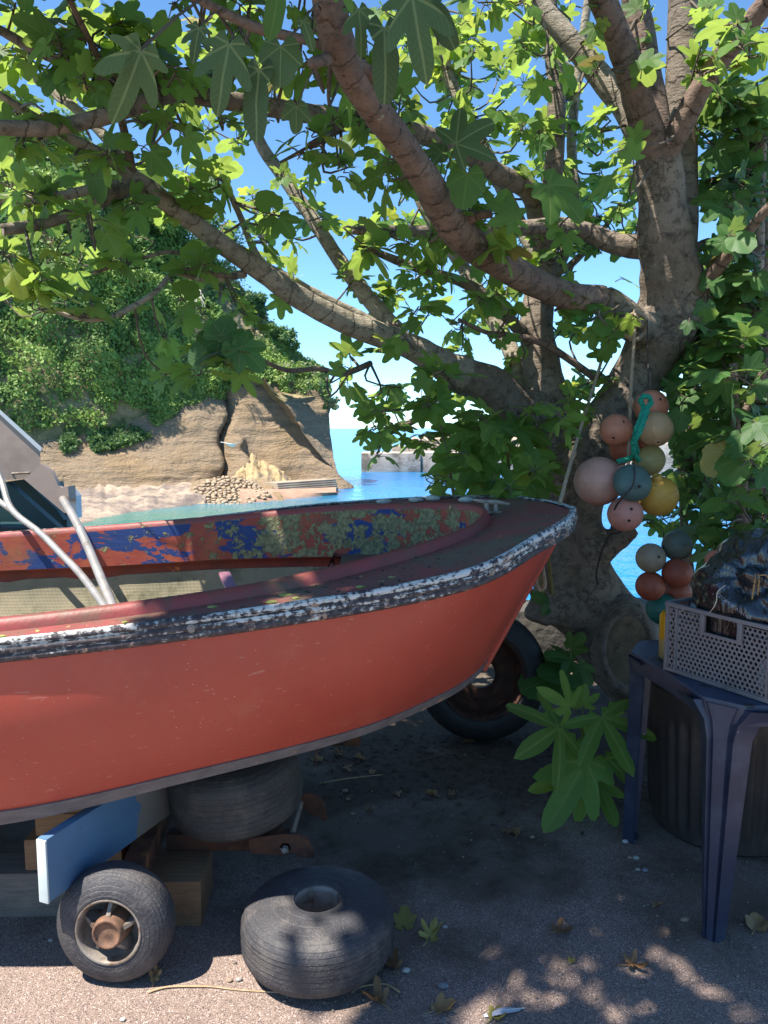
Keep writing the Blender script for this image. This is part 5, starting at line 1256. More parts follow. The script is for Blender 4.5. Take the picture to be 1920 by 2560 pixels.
# neighbouring fig thicket on the right
bush_ = thing('fig_thicket', (1.75, 4.2, 0), 'dense dark green fig thicket behind the black rubbish bag', 'shrub')
limb([(1612, 1250, 3.2, 12), (1605, 1100, 3.2, 13), (1600, 1000, 3.2, 12), (1590, 930, 3.2, 10), (1585, 785, 3.2, 9)], 'stem', BARKR, parent=bush_)
limb([(1598, 900, 3.2, 10), (1625, 860, 3.2, 9), (1650, 800, 3.15, 8), (1690, 720, 3.1, 7)], 'stem', BARKR, parent=bush_)
limb([(1632, 1150, 3.8, 15), (1632, 900, 3.8, 14), (1630, 760, 3.8, 14), (1638, 600, 3.8, 12), (1642, 450, 3.8, 11), (1648, 280, 3.8, 10)], 'stem', BARKL, parent=bush_)
limb([(1655, 1150, 3.9, 12), (1650, 700, 3.9, 11), (1660, 400, 3.9, 9)], 'stem', BARK, parent=bush_)
limb([(1500, 1300, 4.4, 10), (1480, 1150, 4.4, 9), (1470, 1000, 4.4, 7), (1460, 880, 4.4, 5)], 'stem', BARKR, parent=bush_)
limb([(1560, 1300, 4.1, 10), (1540, 1100, 4.0, 8), (1530, 900, 3.9, 7), (1545, 700, 3.8, 5)], 'stem', BARKR, parent=bush_)
limb([(1690, 1200, 3.4, 12), (1700, 950, 3.4, 10), (1720, 700, 3.4, 8)], 'stem', BARKR, parent=bush_)
limb([(1430, 830, 3.9, 8), (1480, 880, 3.9, 7), (1535, 935, 3.85, 6), (1560, 960, 3.8, 4)], 'stem', BARKR, parent=bush_)

# ---- fig leaf meshes: (angle,radius) outline with lobes, fine teeth, cupped
def leaf_mesh(lobes, depth_, n, seed, width=1.0):
    """lobes: list of (angle deg, length, halfwidth deg); returns verts, faces, uvs (stalk end at origin, tip along +X, length about 1)"""
    rs = random.Random(seed); A = np.linspace(-150, 150, n); rr = []
    for a_ in A:
        v = .17 + (1 - depth_) * .50 * (1 - (abs(a_) / 190) ** 2)
        for (la, ll, lw) in lobes:          # each lobe an ellipse seen from the stalk
            dl = R(abs(a_ - la))
            if dl > 1.2: continue
            b_ = math.radians(lw) * ll * .62; aa = ll * .44; cc = ll - aa; C_, S_ = math.cos(dl), math.sin(dl)
            qa = C_ * C_ / aa ** 2 + S_ * S_ / b_ ** 2; qb = cc * C_ / aa ** 2; dis = qb * qb - qa * (cc * cc / aa ** 2 - 1)
            if dis > 0: v = max(v, (qb + math.sqrt(dis)) / qa)
        rr.append(v * (1 + rs.uniform(-.03, .03)))
    ph = rs.uniform(0, 6); droop = rs.uniform(.08, .30); cup = rs.uniform(.04, .16)
    V = [(0, 0, 0)]; F = []; U = []
    def zz(a_, r):
        f = abs(((a_ / 52.0) + .5) % 1 - .5) * 2
        return -droop * r * r + cup * f * r * .5 + .035 * math.sin(a_ * .05 + ph) * r
    for fr in (.5, 1.0):
        for a_, r in zip(A, rr):
            t = R(a_); V.append((r * fr * math.cos(t), r * fr * math.sin(t) * width, zz(a_, r * fr)))
    uu = lambda k: A[k] / 300.0 + .5
    for k in range(n - 1):
        F.append([0, 1 + k, 2 + k]); U.append([((uu(k) + uu(k + 1)) / 2, 0), (uu(k), rr[k] * .5), (uu(k + 1), rr[k + 1] * .5)])
        F.append([1 + k, 1 + n + k, 2 + n + k, 2 + k]); U.append([(uu(k), rr[k] * .5), (uu(k), rr[k]), (uu(k + 1), rr[k + 1]), (uu(k + 1), rr[k + 1] * .5)])
    return np.array(V), F, U
L5 = [(0, 1.0, 21), (52, .90, 19), (-52, .90, 19), (104, .62, 19), (-104, .62, 19)]
L5b = [(0, 1.0, 17), (52, .90, 16), (-52, .90, 16), (104, .62, 17), (-104, .62, 17)]
L3 = [(0, 1.0, 26), (50, .80, 23), (-50, .80, 23), (104, .48, 20), (-104, .48, 20)]
L1 = [(0, 1.0, 42), (50, .72, 36), (-50, .72, 36)]
L5c = [(0, 1.0, 14), (50, .95, 13), (-50, .95, 13), (100, .66, 14), (-100, .66, 14)]
LN = [(0, 1.0, 15), (38, .72, 14), (-38, .72, 14), (84, .42, 16), (-84, .42, 16)]
LO = [(0, 1.0, 20), (22, .52, 14), (-22, .52, 14)]
VAR = [(L5, .5), (L5b, .7), (L3, .35), (L5, .6), (L1, 0.1), (L3, .2), (L5c, .85), (LN, .8), (LO, .8)]
LM_lo = [leaf_mesh(l_, d_, 39, 50 + k) for k, (l_, d_) in enumerate(VAR)]
LM_hi = [leaf_mesh(l_, d_, 61, 90 + k) for k, (l_, d_) in enumerate(VAR)]
def leaf_data(k, mat, name='leaf'):
    V, F, U = LM_hi[k]; mb = MB(); mb.add([tuple(v) for v in V], F, U)
    me = mb.mesh(name, (0, 0, 0)); me.materials.append(mat); return me
def leaf_matrix(p_, axis, up, size):
    x = Vector(axis).normalized(); z = Vector(up); z = (z - x * z.dot(x))
    if z.length < 1e-4: z = x.orthogonal()
    z.normalize(); y = z.cross(x)
    M4 = Matrix((x, y, z)).transposed().to_4x4(); M4 = M4 @ Matrix.Diagonal((size, size, size, 1)); M4.translation = p_; return M4

# density of leaves read off the photograph: 20 columns, rows of 85 px from the top
DEN = ["67787899889977523166", "66777899589965642268", "65667575346726622159", "56555544245446674158", "66566643136553656167",
       "55665565666654344127", "55555555256655341127", "55545543065565544378", "00001320014334345579", "00001210125534354489",
       "00000000056376321789", "00000000022687311789", "00000000000466200489", "00000000000000001453", "00000000000000004222", "00000000000000000000"]
def den(x, y):
    if y < 0: return None
    r, c_ = int(y // 85), int(x // 83)
    if r >= 16 or c_ < 0 or c_ > 19: return 0 if r >= 16 else None
    v = int(DEN[r][c_])
    return v
# photo regions that must stay open: sky windows, the bare trunk, the floats
OPEN = [(640, 235, 60, 40), (690, 620, 45, 60), (735, 690, 50, 40), (700, 530, 40, 40), (600, 260, 40, 40), (800, 790, 40, 30), (930, 720, 30, 30), (1060, 330, 25, 30), (1290, 600, 45, 50), (1040, 270, 20, 25), (905, 180, 25, 40), (1260, 40, 16, 60), (1420, 40, 14, 70), (1110, 200, 20, 30), (1510, 480, 22, 50),
        (1440, 480, 60, 330), (1455, 100, 40, 130), (1370, 960, 90, 130), (1300, 1050, 90, 130), (1435, 1230, 70, 75), (1385, 800, 60, 110), (1350, 1160, 60, 60), (1165, 700, 40, 140), (1340, 120, 40, 160), (1400, 640, 120, 30), (1345, 1210, 40, 60)]
def is_open(x, y):
    for cx_, cy_, a_, b_ in OPEN:
        if ((x - cx_) / a_) ** 2 + ((y - cy_) / b_) ** 2 < 1: return True
    return False
# sunny patches on the ground and the boat: nothing overhead may shade them
LIT = [(-1.05, 1.74, .36, .16, 0), (-.45, 1.72, .42, .05, 0), (-.76, 1.94, .07, .06, .12), (-.29, 1.98, .07, .06, .15), (-1.5, 3.1, .28, .08, .85), (-.85, 3.08, .16, .06, .85), (-1.75, 3.13, .5, .08, 1.0), (-.45, 3.12, .04, .06, 1.1), (-1.0, 1.88, .2, .03, .97), (-.3, 1.96, .06, .01, 1.03)]
SPOTS = [(Vector(q), s_) for q, s_ in (((.55, 2.62, 1.21), .02), ((.44, 2.5, 1.2), .02), ((.48, 2.4, 1.19), .02), ((.1, 2.2, 1.11), .02), ((.36, 2.36, 1.16), .02), ((1.02, 2.98, 1.17), .02), ((1.05, 3.2, 1.33), .02), ((.3, 2.2, 1.12), .02), ((.50, 2.55, 1.2), .025), ((.58, 2.7, 1.22), .025), ((.42, 2.42, 1.18), .02), ((.2, 2.26, 1.12), .02), ((-.1, 2.05, 1.07), .015), ((.5, 2.8, 1.22), .02), ((-.35, 1.92, .17), .03), ((-.29, 1.87, .10), .025), ((-.30, 2.0, .19), .03), ((-.10, 1.93, .17), .02), ((-.15, 1.86, .1), .02), ((-.82, 1.86, .17), .02), ((-.66, 1.86, .24), .015), ((-.8, 1.85, .05), .02), ((-.62, 1.86, .12), .015))]
def gpt(px, py):
    d = at(px, py, 1.0) - Vector((0, 0, CAM_H)); return Vector((0, 0, CAM_H)) + d * (-CAM_H / d.z)
for px, py, s_ in ((1105, 2247, .014), (1040, 2200, .012), (1180, 2225, .012), (1260, 2260, .012), (1640, 2380, .013), (1600, 2440, .014), (1480, 2480, .014), (1350, 2500, .014), (1790, 2480, .014), (1660, 2320, .010), (1150, 2285, .014), (1213, 2303, .008), (1297, 2325, .012), (1343, 2317, .012), (1420, 2310, .013), (1506, 2330, .014), (1235, 2380, .012), (1390, 2400, .012), (1420, 2430, .014), (1475, 2400, .01), (1530, 2240, .01), (1558, 2252, .01), (1722, 2450, .014), (1540, 2535, .014), (1575, 2512, .014), (1620, 2515, .008), (1300, 2450, .0145), (1255, 2485, .014), (1180, 2540, .022), (1400, 2490, .0145), (520, 2340, .03), (570, 2325, .02), (495, 2400, .012), (540, 2420, .014), (1880, 2545, .02), (1700, 2405, .008)):
    q = gpt(px, py); SPOTS.append((q, s_))
    if s_ > .015:
        for k_ in range(5): SPOTS.append((q + Vector((s_ * 1.2 * math.cos(k_ * 1.26), s_ * math.sin(k_ * 1.26), 0)), s_ * .6))
def lit_block(p_, rad):
    for x, y, a_, b_, z in LIT:
        h = p_.z - z
        if h <= 0: continue
        gx = p_.x - SUN.x / SUN.z * h; gy = p_.y - SUN.y / SUN.z * h
        if ((gx - x) / (a_ + rad * .8)) ** 2 + ((gy - y) / (b_ + rad * .8)) ** 2 < 1: return True
    return False
def spot_block(M4, s):
    """does a leaf with matrix M4 cover one of the small light spots?"""
    c0 = M4 @ Vector((.45, 0, 0)); Mi = None
    for q, m_ in SPOTS:
        h = c0.z - q.z
        if h < .2: continue
        g = q + SUN * (h / SUN.z)
        if (g - c0).length > s * 1.3 + m_: continue
        if Mi is None: Mi = M4.inverted()
        a_ = Mi @ q; d = Mi.to_3x3() @ SUN
        if abs(d.z) < 1e-4: continue
        t = -a_.z / d.z; x, y = a_.x + d.x * t, a_.y + d.y * t; r = math.hypot(x, y)
        if r < .95 * max(.35, math.cos(math.atan2(y, x) * .42)) + m_ / s: return True
    return False
twm = MB(); thm = MB()
leaves = []     # (matrix, variant, px, py, apparent size, owner)
def petiole(mb, a_, b_):
    mb.tube([a_, (a_ + b_) / 2 + Vector((0, 0, .008)), b_], [.0026, .0022, .0018], 4, cap=False)
def rosette(tip, dirv, nl, size, owner, mb, strict=True):
    dirv = Vector(dirv).normalized(); u = dirv.orthogonal().normalized(); w_ = dirv.cross(u); a0 = random.uniform(0, 6.28); got = 0
    for k in range(nl):
        an = a0 + k * 2.4; rad = u * math.cos(an) + w_ * math.sin(an)
        ax_ = (rad * random.uniform(.7, 1.1) + dirv * random.uniform(-.2, .55) + Vector((0, 0, random.uniform(-.75, .10)))).normalized()
        s = size * random.uniform(.62, 1.2); st = tip - dirv * random.uniform(0, .10) * size / .13; ps = st + (ax_ + Vector((0, 0, .4))).normalized() * s * random.uniform(.35, .75)
        cpt = ps + ax_ * s * .5; pr = proj(cpt)
        if lit_block(cpt, s * .5): continue
        if strict and pr and pr[2] < 2.45 and -140 < pr[1] / Q < 700 and -80 < pr[0] / Q < 1740: continue
        if pr:
            x, y = pr[0] / Q, pr[1] / Q
            if -60 < x < 1720 and -40 < y < 2260:
                d_ = den(max(0, min(1658, x)), max(0, y))
                if strict and (is_open(x, y) or d_ == 0): continue
        else: x = y = -999
        up = Vector((random.gauss(0, .45), random.gauss(0, .45), 1)); M4_ = leaf_matrix(ps, ax_, up, s)
        if spot_block(M4_, s): continue
        leaves.append((M4_, random.choices(range(6), [2.5, 1.2, 4, 2, 2.4, 4])[0], x, y, s * 1658 / max(.4, pr[2] if pr else 99), owner))
        petiole(mb, st, ps); got += 1
    return got
def nearest(x, y, owner):
    best = None
    for s in (LIMBS[:NT_] if owner == 0 else LIMBS[NT_:]):
        for q in s[::2]:
            pr = PROJ[q.tobytes()]
            if pr is None: continue
            d = math.hypot(pr[0] / Q - x, pr[1] / Q - y) + q[3] * 500 + random.uniform(0, 120)
            if best is None or d < best[0]: best = (d, q)
    return best
PROJ = {q.tobytes(): proj(q[:3]) for s in LIMBS for q in s}
def grow(x, y, owner, nl=None, size=None, dz=.28, strict=True, Yforce=None):
    hit = nearest(x, y, owner)
    if hit is None: return 0
    q = hit[1]; base_ = Vector(q[:3]); Y = Yforce or max(1.5, base_.y + random.gauss(.05, dz)); tip = aq(x, y, Y)
    if (tip - base_).length > .95: return 0
    if lit_block(tip, .05): return 0
    mb = twm if owner == 0 else thm; mid = (base_ + tip) / 2 + Vector((random.gauss(0, .05), random.gauss(0, .05), -.10 * (tip - base_).length + random.gauss(0, .03)))
    path = [Vector(v) for v in spline([tuple(base_), tuple(mid), tuple(tip)], 7)]; r0 = min(.007, max(.003, q[3] * .5))
    g_ = rosette(tip, tip - path[-2] + Vector((0, 0, .02)), nl or random.randint(4, 7), size or (random.uniform(.057, .105) if owner == 0 else random.uniform(.08, .13)), owner, mb, strict)
    if g_ > 1: mb.tube(path, [r0 * (1 - .55 * k / 6) for k in range(7)], 5, cap=False)
    return g_
# fill each cell of the crown to its density
for r in range(16):
    for c_ in range(20):
        d_ = int(DEN[r][c_])
        if d_ == 0: continue
        owner = 1 if (c_ >= 17 and r >= 8) or (c_ >= 18 and r >= 2) or (c_ == 17 and r >= 9) else 0
        want = d_ * (2.3 if owner == 0 else 4.4) * (.52 if c_ <= 8 and r >= 2 else .9 if c_ <= 11 and r < 2 else 1.25 if 12 <= c_ <= 16 else 1); got = 0; tr_ = 0
        while got < want and tr_ < (26 if owner == 0 else 60):
            tr_ += 1; x = (c_ + random.random()) * 83; y = (r + random.random()) * 85
            if is_open(x, y): continue
            got += grow(x, y, owner, dz=.30 if owner == 0 else .35)
# crown above and left of the frame shaped so that its shade falls on the yard
ZONES = ([(-.15, 1.5, 1.72, 3.6, 0, 2.9, 4.9)] * 7 + [(.0, 1.4, 1.7, 2.3, 0, 3.0, 4.9)] * 4 + [(-.25, .62, 2.0, 3.2, 1.15, 1.8, 3.8)] * 3 + [(.65, 1.5, 2.0, 3.8, .9, 1.8, 4.0)] * 3)
shade_n = 0
for k in range(2300):
    x0_, x1_, y0_, y1_, z0_, h0_, h1_ = random.choice(ZONES)
    h_ = random.uniform(h0_, h1_); tip = Vector((random.uniform(x0_, x1_) + SUN.x / SUN.z * h_, random.uniform(y0_, y1_) + SUN.y / SUN.z * h_, z0_ + h_)); pr = proj(tip)
    if pr and -60 < pr[0] / Q < 1720 and pr[1] > -110: continue
    if lit_block(tip, .06): continue
    best = None
    for s in LIMBS[:NT_]:
        d = np.linalg.norm(s[:, :3] - np.array(tip), axis=1); i = int(d.argmin())
        if best is None or d[i] < best[0]: best = (d[i], s[i])
    if best[0] > 1.0: continue
    b0 = Vector(best[1][:3]); mid = (b0 + tip) / 2 + Vector((0, 0, -.05))
    if rosette(tip, tip - mid, random.randint(4, 7), random.uniform(.075, .115), 0, twm, True) < 2: continue
    shade_n += 1; twm.tube([Vector(v) for v in spline([tuple(b0), tuple(mid), tuple(tip)], 6)], [.008, .007, .006, .005, .004, .003], 5, cap=False)
# hand-placed leaves that stand out: big ones near the lens, the sprig against the cliff
def hand(x, y, Y, tipx, tipy, size, var, up=(0, -.9, .5), owner=0, stalk=None, Yt=None):
    if y < 250 and Y < 2.1: size *= .8
    a_ = aq(x, y, Y); b_ = aq(tipx, tipy, Yt or Y); M4 = leaf_matrix(a_, b_ - a_, up, (b_ - a_).length * size); leaves.append((M4, var, x, y, 9999, owner))
    if stalk: petiole(twm if owner == 0 else thm, aq(*stalk), a_)
for v in ((305, 110, 1.75, 235, 300, 1.0, 7, (.6, -.7, .3), 0, (460, -20, 1.9)), (300, 108, 1.75, 262, 215, .9, 8, (.9, -.5, .2), 0, (460, -20, 1.9)), (495, 95, 1.75, 455, 275, 1.0, 7, (.1, -1, .3), 0, (520, 60, 1.98)), (560, 150, 1.8, 530, 330, 1.0, 8, (-.3, -1, .2), 0, (520, 60, 1.98)),
          (605, -30, 1.7, 575, 105, 1.0, 8, (.2, -1, .3), 0, (660, -60, 1.9)), (607, 100, 1.8, 602, 205, 1.0, 4, (0, -1, .2), 0, (690, 30, 1.95)), (655, 45, 1.75, 690, 125, .9, 8, (.2, -1, .5), 0, (700, 0, 1.95)),
          (890, -10, 1.7, 925, 210, 1.0, 7, (-.2, -1, .2), 0, (760, -40, 1.9)), (925, -5, 1.75, 1000, 140, .9, 8, (-.4, -1, .1), 0, (760, -40, 1.9)), (830, 60, 1.85, 845, 250, 1.0, 8, (.3, -1, .2), 0, (745, 60, 2.0)), (775, 20, 1.85, 790, 140, 1.0, 7, (.4, -1, .3), 0, (735, 20, 1.98)),
          (735, -40, 1.7, 770, 40, 1.0, 7, (.1, -.9, .6), 0, (720, -60, 1.9)), (430, 60, 1.8, 410, 150, 1.0, 7, (.2, -1, .4), 0, (480, 20, 1.95)), (640, 230, 2.0, 640, 300, 1.0, 5, (.2, -1, .4), 0, (690, 130, 2.03)),
          (1010, 375, 2.6, 1000, 450, 1.0, 4, (.1, -1, .1), 0, (1060, 300, 2.7)), (1110, 470, 2.7, 1055, 430, 1.0, 0, (0, -1, .5), 0, (1050, 462, 2.78)), (1185, 400, 3.0, 1270, 470, 1.0, 2, (.2, -1, .5), 0, (1165, 440, 3.4)), (985, 310, 2.55, 1070, 255, 1.0, 0, (.2, -1, .4), 0, (950, 420, 2.7)), (955, 330, 2.6, 905, 330, 1.0, 5, (.1, -1, .4), 0, (950, 420, 2.7)),
          (470, 740, 3.0, 405, 785, 1.0, 4, (.1, -.9, .5), 0, (530, 760, 3.02)), (472, 735, 3.0, 425, 720, 1.0, 4, (.1, -.9, .5), 0, (530, 760, 3.02)), (480, 725, 3.0, 492, 680, 1.0, 4, (.1, -1, .2), 0, (530, 750, 3.02)), (470, 730, 3.0, 450, 690, 1.0, 4, (.1, -1, .3), 0, (530, 750, 3.02)),
          (505, 730, 2.98, 548, 722, 1.0, 2, (.0, -.9, .6), 0, (530, 750, 3.02)), (520, 750, 2.95, 572, 800, 1.0, 2, (.1, -1, .3), 0, (530, 755, 3.02)), (500, 745, 2.95, 512, 785, 1.0, 4, (.1, -1, .3), 0, (530, 750, 3.02)), (470, 760, 3.0, 455, 790, 1.0, 4, (.4, -1, .2), 0, (530, 765, 3.02)), (478, 722, 3.02, 510, 690, .9, 4, (.1, -1, .3), 0, (530, 750, 3.02))):
    hand(*v)
for v in ((1010, 930, 3.35, 930, 985, 1.0, 6, (0, -.8, .6)), (1030, 985, 3.4, 925, 1010, 1.0, 6, (.1, -.8, .6)), (1060, 930, 3.35, 985, 905, 1.0, 6, (0, -.7, .7)), (1075, 1000, 3.35, 990, 1050, 1.0, 6, (0, -.8, .6)), (1110, 920, 3.3, 1200, 950, 1.0, 3, (0, -.6, .8)), (1120, 985, 3.3, 1215, 975, .9, 3, (0, -.6, .8)), (1090, 1035, 3.3, 1165, 1070, 1.0, 0, (0, -.7, .7)), (1050, 1040, 3.35, 1000, 1085, 1.0, 0, (0, -.7, .7)), (1150, 1030, 3.35, 1190, 1080, 1.0, 3, (0, -.8, .6)), (1040, 950, 3.45, 1110, 905, .9, 3, (0, -.8, .6))):
    hand(*v, 0, (1066, 1060, 3.5) if v[0] > 1040 else (1000, 1060, 3.5))
twm.build('twigs', TWIGM, tree, kind='stuff', auto=False); thm.build('twigs', TWIGM, bush_, kind='stuff', auto=False)
# largest 300 of the tree and 120 of the thicket are single parts, the rest one mass each
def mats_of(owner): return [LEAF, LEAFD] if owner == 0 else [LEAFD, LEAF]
for owner, root, keep in ((0, tree, 300), (1, bush_, 140)):
    mine = [l_ for l_ in leaves if l_[5] == owner]
    vis = sorted([l_ for l_ in mine if -20 < l_[2] < 1680 and -20 < l_[3] < 2212], key=lambda l_: -l_[4]); single = vis[:keep]; ids = set(id(l_) for l_ in single)
    rest = [l_ for l_ in mine if id(l_) not in ids]; dm = {}
    for M4, var, x, y, s, _ in single:
        mt = 1 if s == 9999 and y < 340 and owner == 0 else 3 if s == 9999 and 650 < y < 850 else (2 if random.random() < .02 else 0)  # sprig leaves take the darker green, their shade put into the colour
        key = (var, mt)
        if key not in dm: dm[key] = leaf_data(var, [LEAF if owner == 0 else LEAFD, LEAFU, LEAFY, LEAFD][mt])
        o = bpy.data.objects.new('leaf', dm[key]); col.objects.link(o); o.parent = root
        M5 = M4.copy(); M5.translation = M4.translation - WL[root.name]; o.matrix_basis = M5
    vs = []; fs_l = []; uvs = []; rn = []; off = 0
    polys = []; 
    for M4, var, x, y, s, _ in rest:
        V, F, U = LM_lo[var]; A4 = np.array(M4); vs.append(V @ A4[:3, :3].T + A4[:3, 3]); rv = random.random()
        rn.append(np.full(len(V), rv)); polys += [[i + off for i in f] for f in F]; uvs += [c2 for f in U for t in f for c2 in t]; off += len(V)
    if vs:
        allv = np.concatenate(vs); org = WL[root.name]; me = bpy.data.meshes.new('crown'); me.from_pydata((allv - np.array(org)).tolist(), [], polys)
        me.uv_layers.new(name='UVMap').data.foreach_set('uv', uvs); a_ = me.attributes.new('rnd', 'FLOAT', 'POINT'); a_.data.foreach_set('value', np.concatenate(rn).astype(np.float32))
        me.polygons.foreach_set('use_smooth', [True] * len(me.polygons)); me.update(); me.materials.append(LEAF if owner == 0 else LEAFD)
        o = bpy.data.objects.new('crown', me); col.objects.link(o); o.parent = root; o['kind'] = 'stuff'
print('shade', shade_n, 'leaves', len(leaves), 'limbs', len(LIMBS))

# ================================================================== FIG SEEDLING
sd = thing('fig_seedling', (.80, 2.95, 0), 'low fig seedling with broad lobed leaves growing before the tyre', 'plant')
def zq(x, y): return (1250 + x / 3.687, 1700 + y / 3.687)
mm = MB()
st_ = [Vector((.80, 2.95, 0)), Vector(at(*zq(870, 690), 2.92)), Vector(at(*zq(790, 560), 2.88)), Vector(at(*zq(745, 430), 2.86)), Vector(at(*zq(760, 340), 2.85))]
mm.tube([Vector(v) for v in spline([tuple(q) for q in st_], 20)], .007, 8); mm.build('stem', STEMG, sd)
pm = MB()
for (bx, by, Y, tx, ty, Yt, var, sz, up, sx, sy) in ((640, 250, 2.80, 380, 80, 2.76, 6, 1.0, (.1, -1, .35), 745, 350), (935, 340, 2.74, 1200, 770, 2.60, 6, 1.15, (.15, -1, .35), 760, 400), (545, 440, 2.74, 250, 650, 2.60, 6, 1.15, (-.1, -1, .4), 745, 440),
        (885, 720, 2.78, 590, 1400, 2.66, 3, .0, (0, -.8, .6), 890, 710), (800, 750, 2.72, 440, 1380, 2.58, 7, 1.0, (0, -.8, .55), 890, 710), (870, 760, 2.74, 800, 1110, 2.68, 8, 1.0, (.1, -.9, .4), 890, 710), (985, 720, 2.74, 1230, 960, 2.66, 7, 1.0, (0, -.8, .6), 890, 710), (880, 930, 2.80, 1120, 1380, 2.72, 7, .95, (0, -.8, .5), 890, 710),
        (770, 880, 2.82, 740, 1340, 2.76, 7, 1.0, (0, -.9, .4), 890, 710), (600, 930, 2.80, 300, 1000, 2.74, 7, 1.0, (.1, -.8, .6), 890, 720), (770, 230, 2.9, 790, 40, 2.9, 3, 1.0, (0, -.9, .4), 760, 380), (960, 740, 2.8, 1120, 1060, 2.78, 8, .55, (.3, -.8, .5), 890, 710), (700, 560, 2.95, 600, 760, 2.9, 2, 1.0, (0, -.8, .6), 780, 540), (850, 420, 2.92, 820, 640, 2.9, 4, .8, (0, -.8, .6), 760, 400), (1040, 300, 2.95, 1120, 200, 2.95, 2, 1.0, (0, -.8, .6), 800, 420)):
    if sz == 0: continue
    a_, b_ = at(*zq(bx, by), Y), at(*zq(tx, ty), Yt); o = bpy.data.objects.new('leaf', leaf_data(var, LEAF)); col.objects.link(o); o.parent = sd
    M5 = leaf_matrix(a_, b_ - a_, up, (b_ - a_).length * sz); M5.translation = a_ - WL[sd.name]; o.matrix_basis = M5
    q = at(*zq(sx, sy), 2.87); pm.tube([q, (q + a_) / 2 + Vector((0, 0, .01)), a_], [.003, .0025, .002], 5, cap=False)
pm.build('petioles', STEMG, sd, kind='stuff', auto=False)
# leaves growing from the trunk foot, half lit
sp2 = thing('fig_sprout', aq(1205, 1420, 3.5), 'small fig sprout with two sunlit leaves at the trunk foot', 'plant')
for (x, y, Y, tx, ty, var, up) in ((1235, 1425, 3.55, 1180, 1410, 2, (0, -.5, .9)), (1230, 1455, 3.5, 1165, 1450, 4, (0, -.5, .9)), (1220, 1455, 3.5, 1125, 1485, 4, (0, -.6, .8)), (1250, 1440, 3.55, 1280, 1480, 2, (0, -.8, .6)), (1235, 1400, 3.6, 1260, 1370, 2, (0, -.8, .6)), (1195, 1300, 3.72, 1152, 1285, 2, (0, -.8, .6)), (1215, 1470, 3.5, 1185, 1500, 2, (0, -.8, .6))):
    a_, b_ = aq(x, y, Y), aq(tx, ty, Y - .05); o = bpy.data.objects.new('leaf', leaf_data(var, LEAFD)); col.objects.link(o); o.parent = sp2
    M5 = leaf_matrix(a_, b_ - a_, up, (b_ - a_).length); M5.translation = a_ - WL[sp2.name]; o.matrix_basis = M5
mm = MB(); mm.tube([aq(1260, 1500, 3.6), aq(1245, 1460, 3.56), aq(1232, 1420, 3.56), aq(1235, 1400, 3.6)], .005, 6); mm.build('stem', STEMG, sp2)

# ================================================================== GROUND LITTER
def ground(px, py):
    d = at(px, py, 1.0) - Vector((0, 0, CAM_H)); return Vector((0, 0, CAM_H)) + d * (-CAM_H / d.z)
gm_ = simple('gravel_mat', (.19, .155, .125), (.09, .072, .06), 40, .85, .2)
mm = MB()
for k in range(620):
    px = random.uniform(500, 1900); py = random.uniform(1880, 2540) if random.random() < .7 else random.uniform(1880, 2200); q = ground(px, py); s = random.uniform(.0025, .0065)
    mm.ball((q.x, q.y, s * .35), (s, s * random.uniform(.6, 1), s * .6), 6, 4)
mm.build('gravel', gm_, kind='stuff', label='fine gravel scattered over the yard', cat='gravel', auto=False)
# leaf mould and soil crumbs along the shaded back
mm = MB(); lmM = simple('leaf_mould', (.085, .055, .032), (.045, .032, .022), 30, .95, 0)
for k in range(900):
    px = random.gauss(1150, 330); py = 1835 + abs(random.gauss(0, 90)); q = ground(px, py); a_ = random.uniform(0, 6.3); s = random.uniform(.006, .022); w_ = random.uniform(.15, .6)
    c_, s_ = math.cos(a_), math.sin(a_); t = random.uniform(-.25, .25)
    mm.add([(q.x - c_ * s, q.y - s_ * s, .003), (q.x + s_ * s * w_, q.y - c_ * s * w_, .006), (q.x + c_ * s, q.y + s_ * s, .004 + abs(t) * s), (q.x - s_ * s * w_, q.y + c_ * s * w_, .008)], [[0, 1, 2, 3]])
mm.build('leaf_mould', lmM, kind='stuff', label='brown leaf mould strewn in the shade behind the boat', cat='leaf litter', auto=False)
PEB = [simple('pebble_%d' % k, c_, tuple(v * .75 for v in c_), 30, .75, .15) for k, c_ in enumerate(((.30, .28, .255), (.27, .20, .14), (.42, .40, .37), (.18, .185, .195)))]
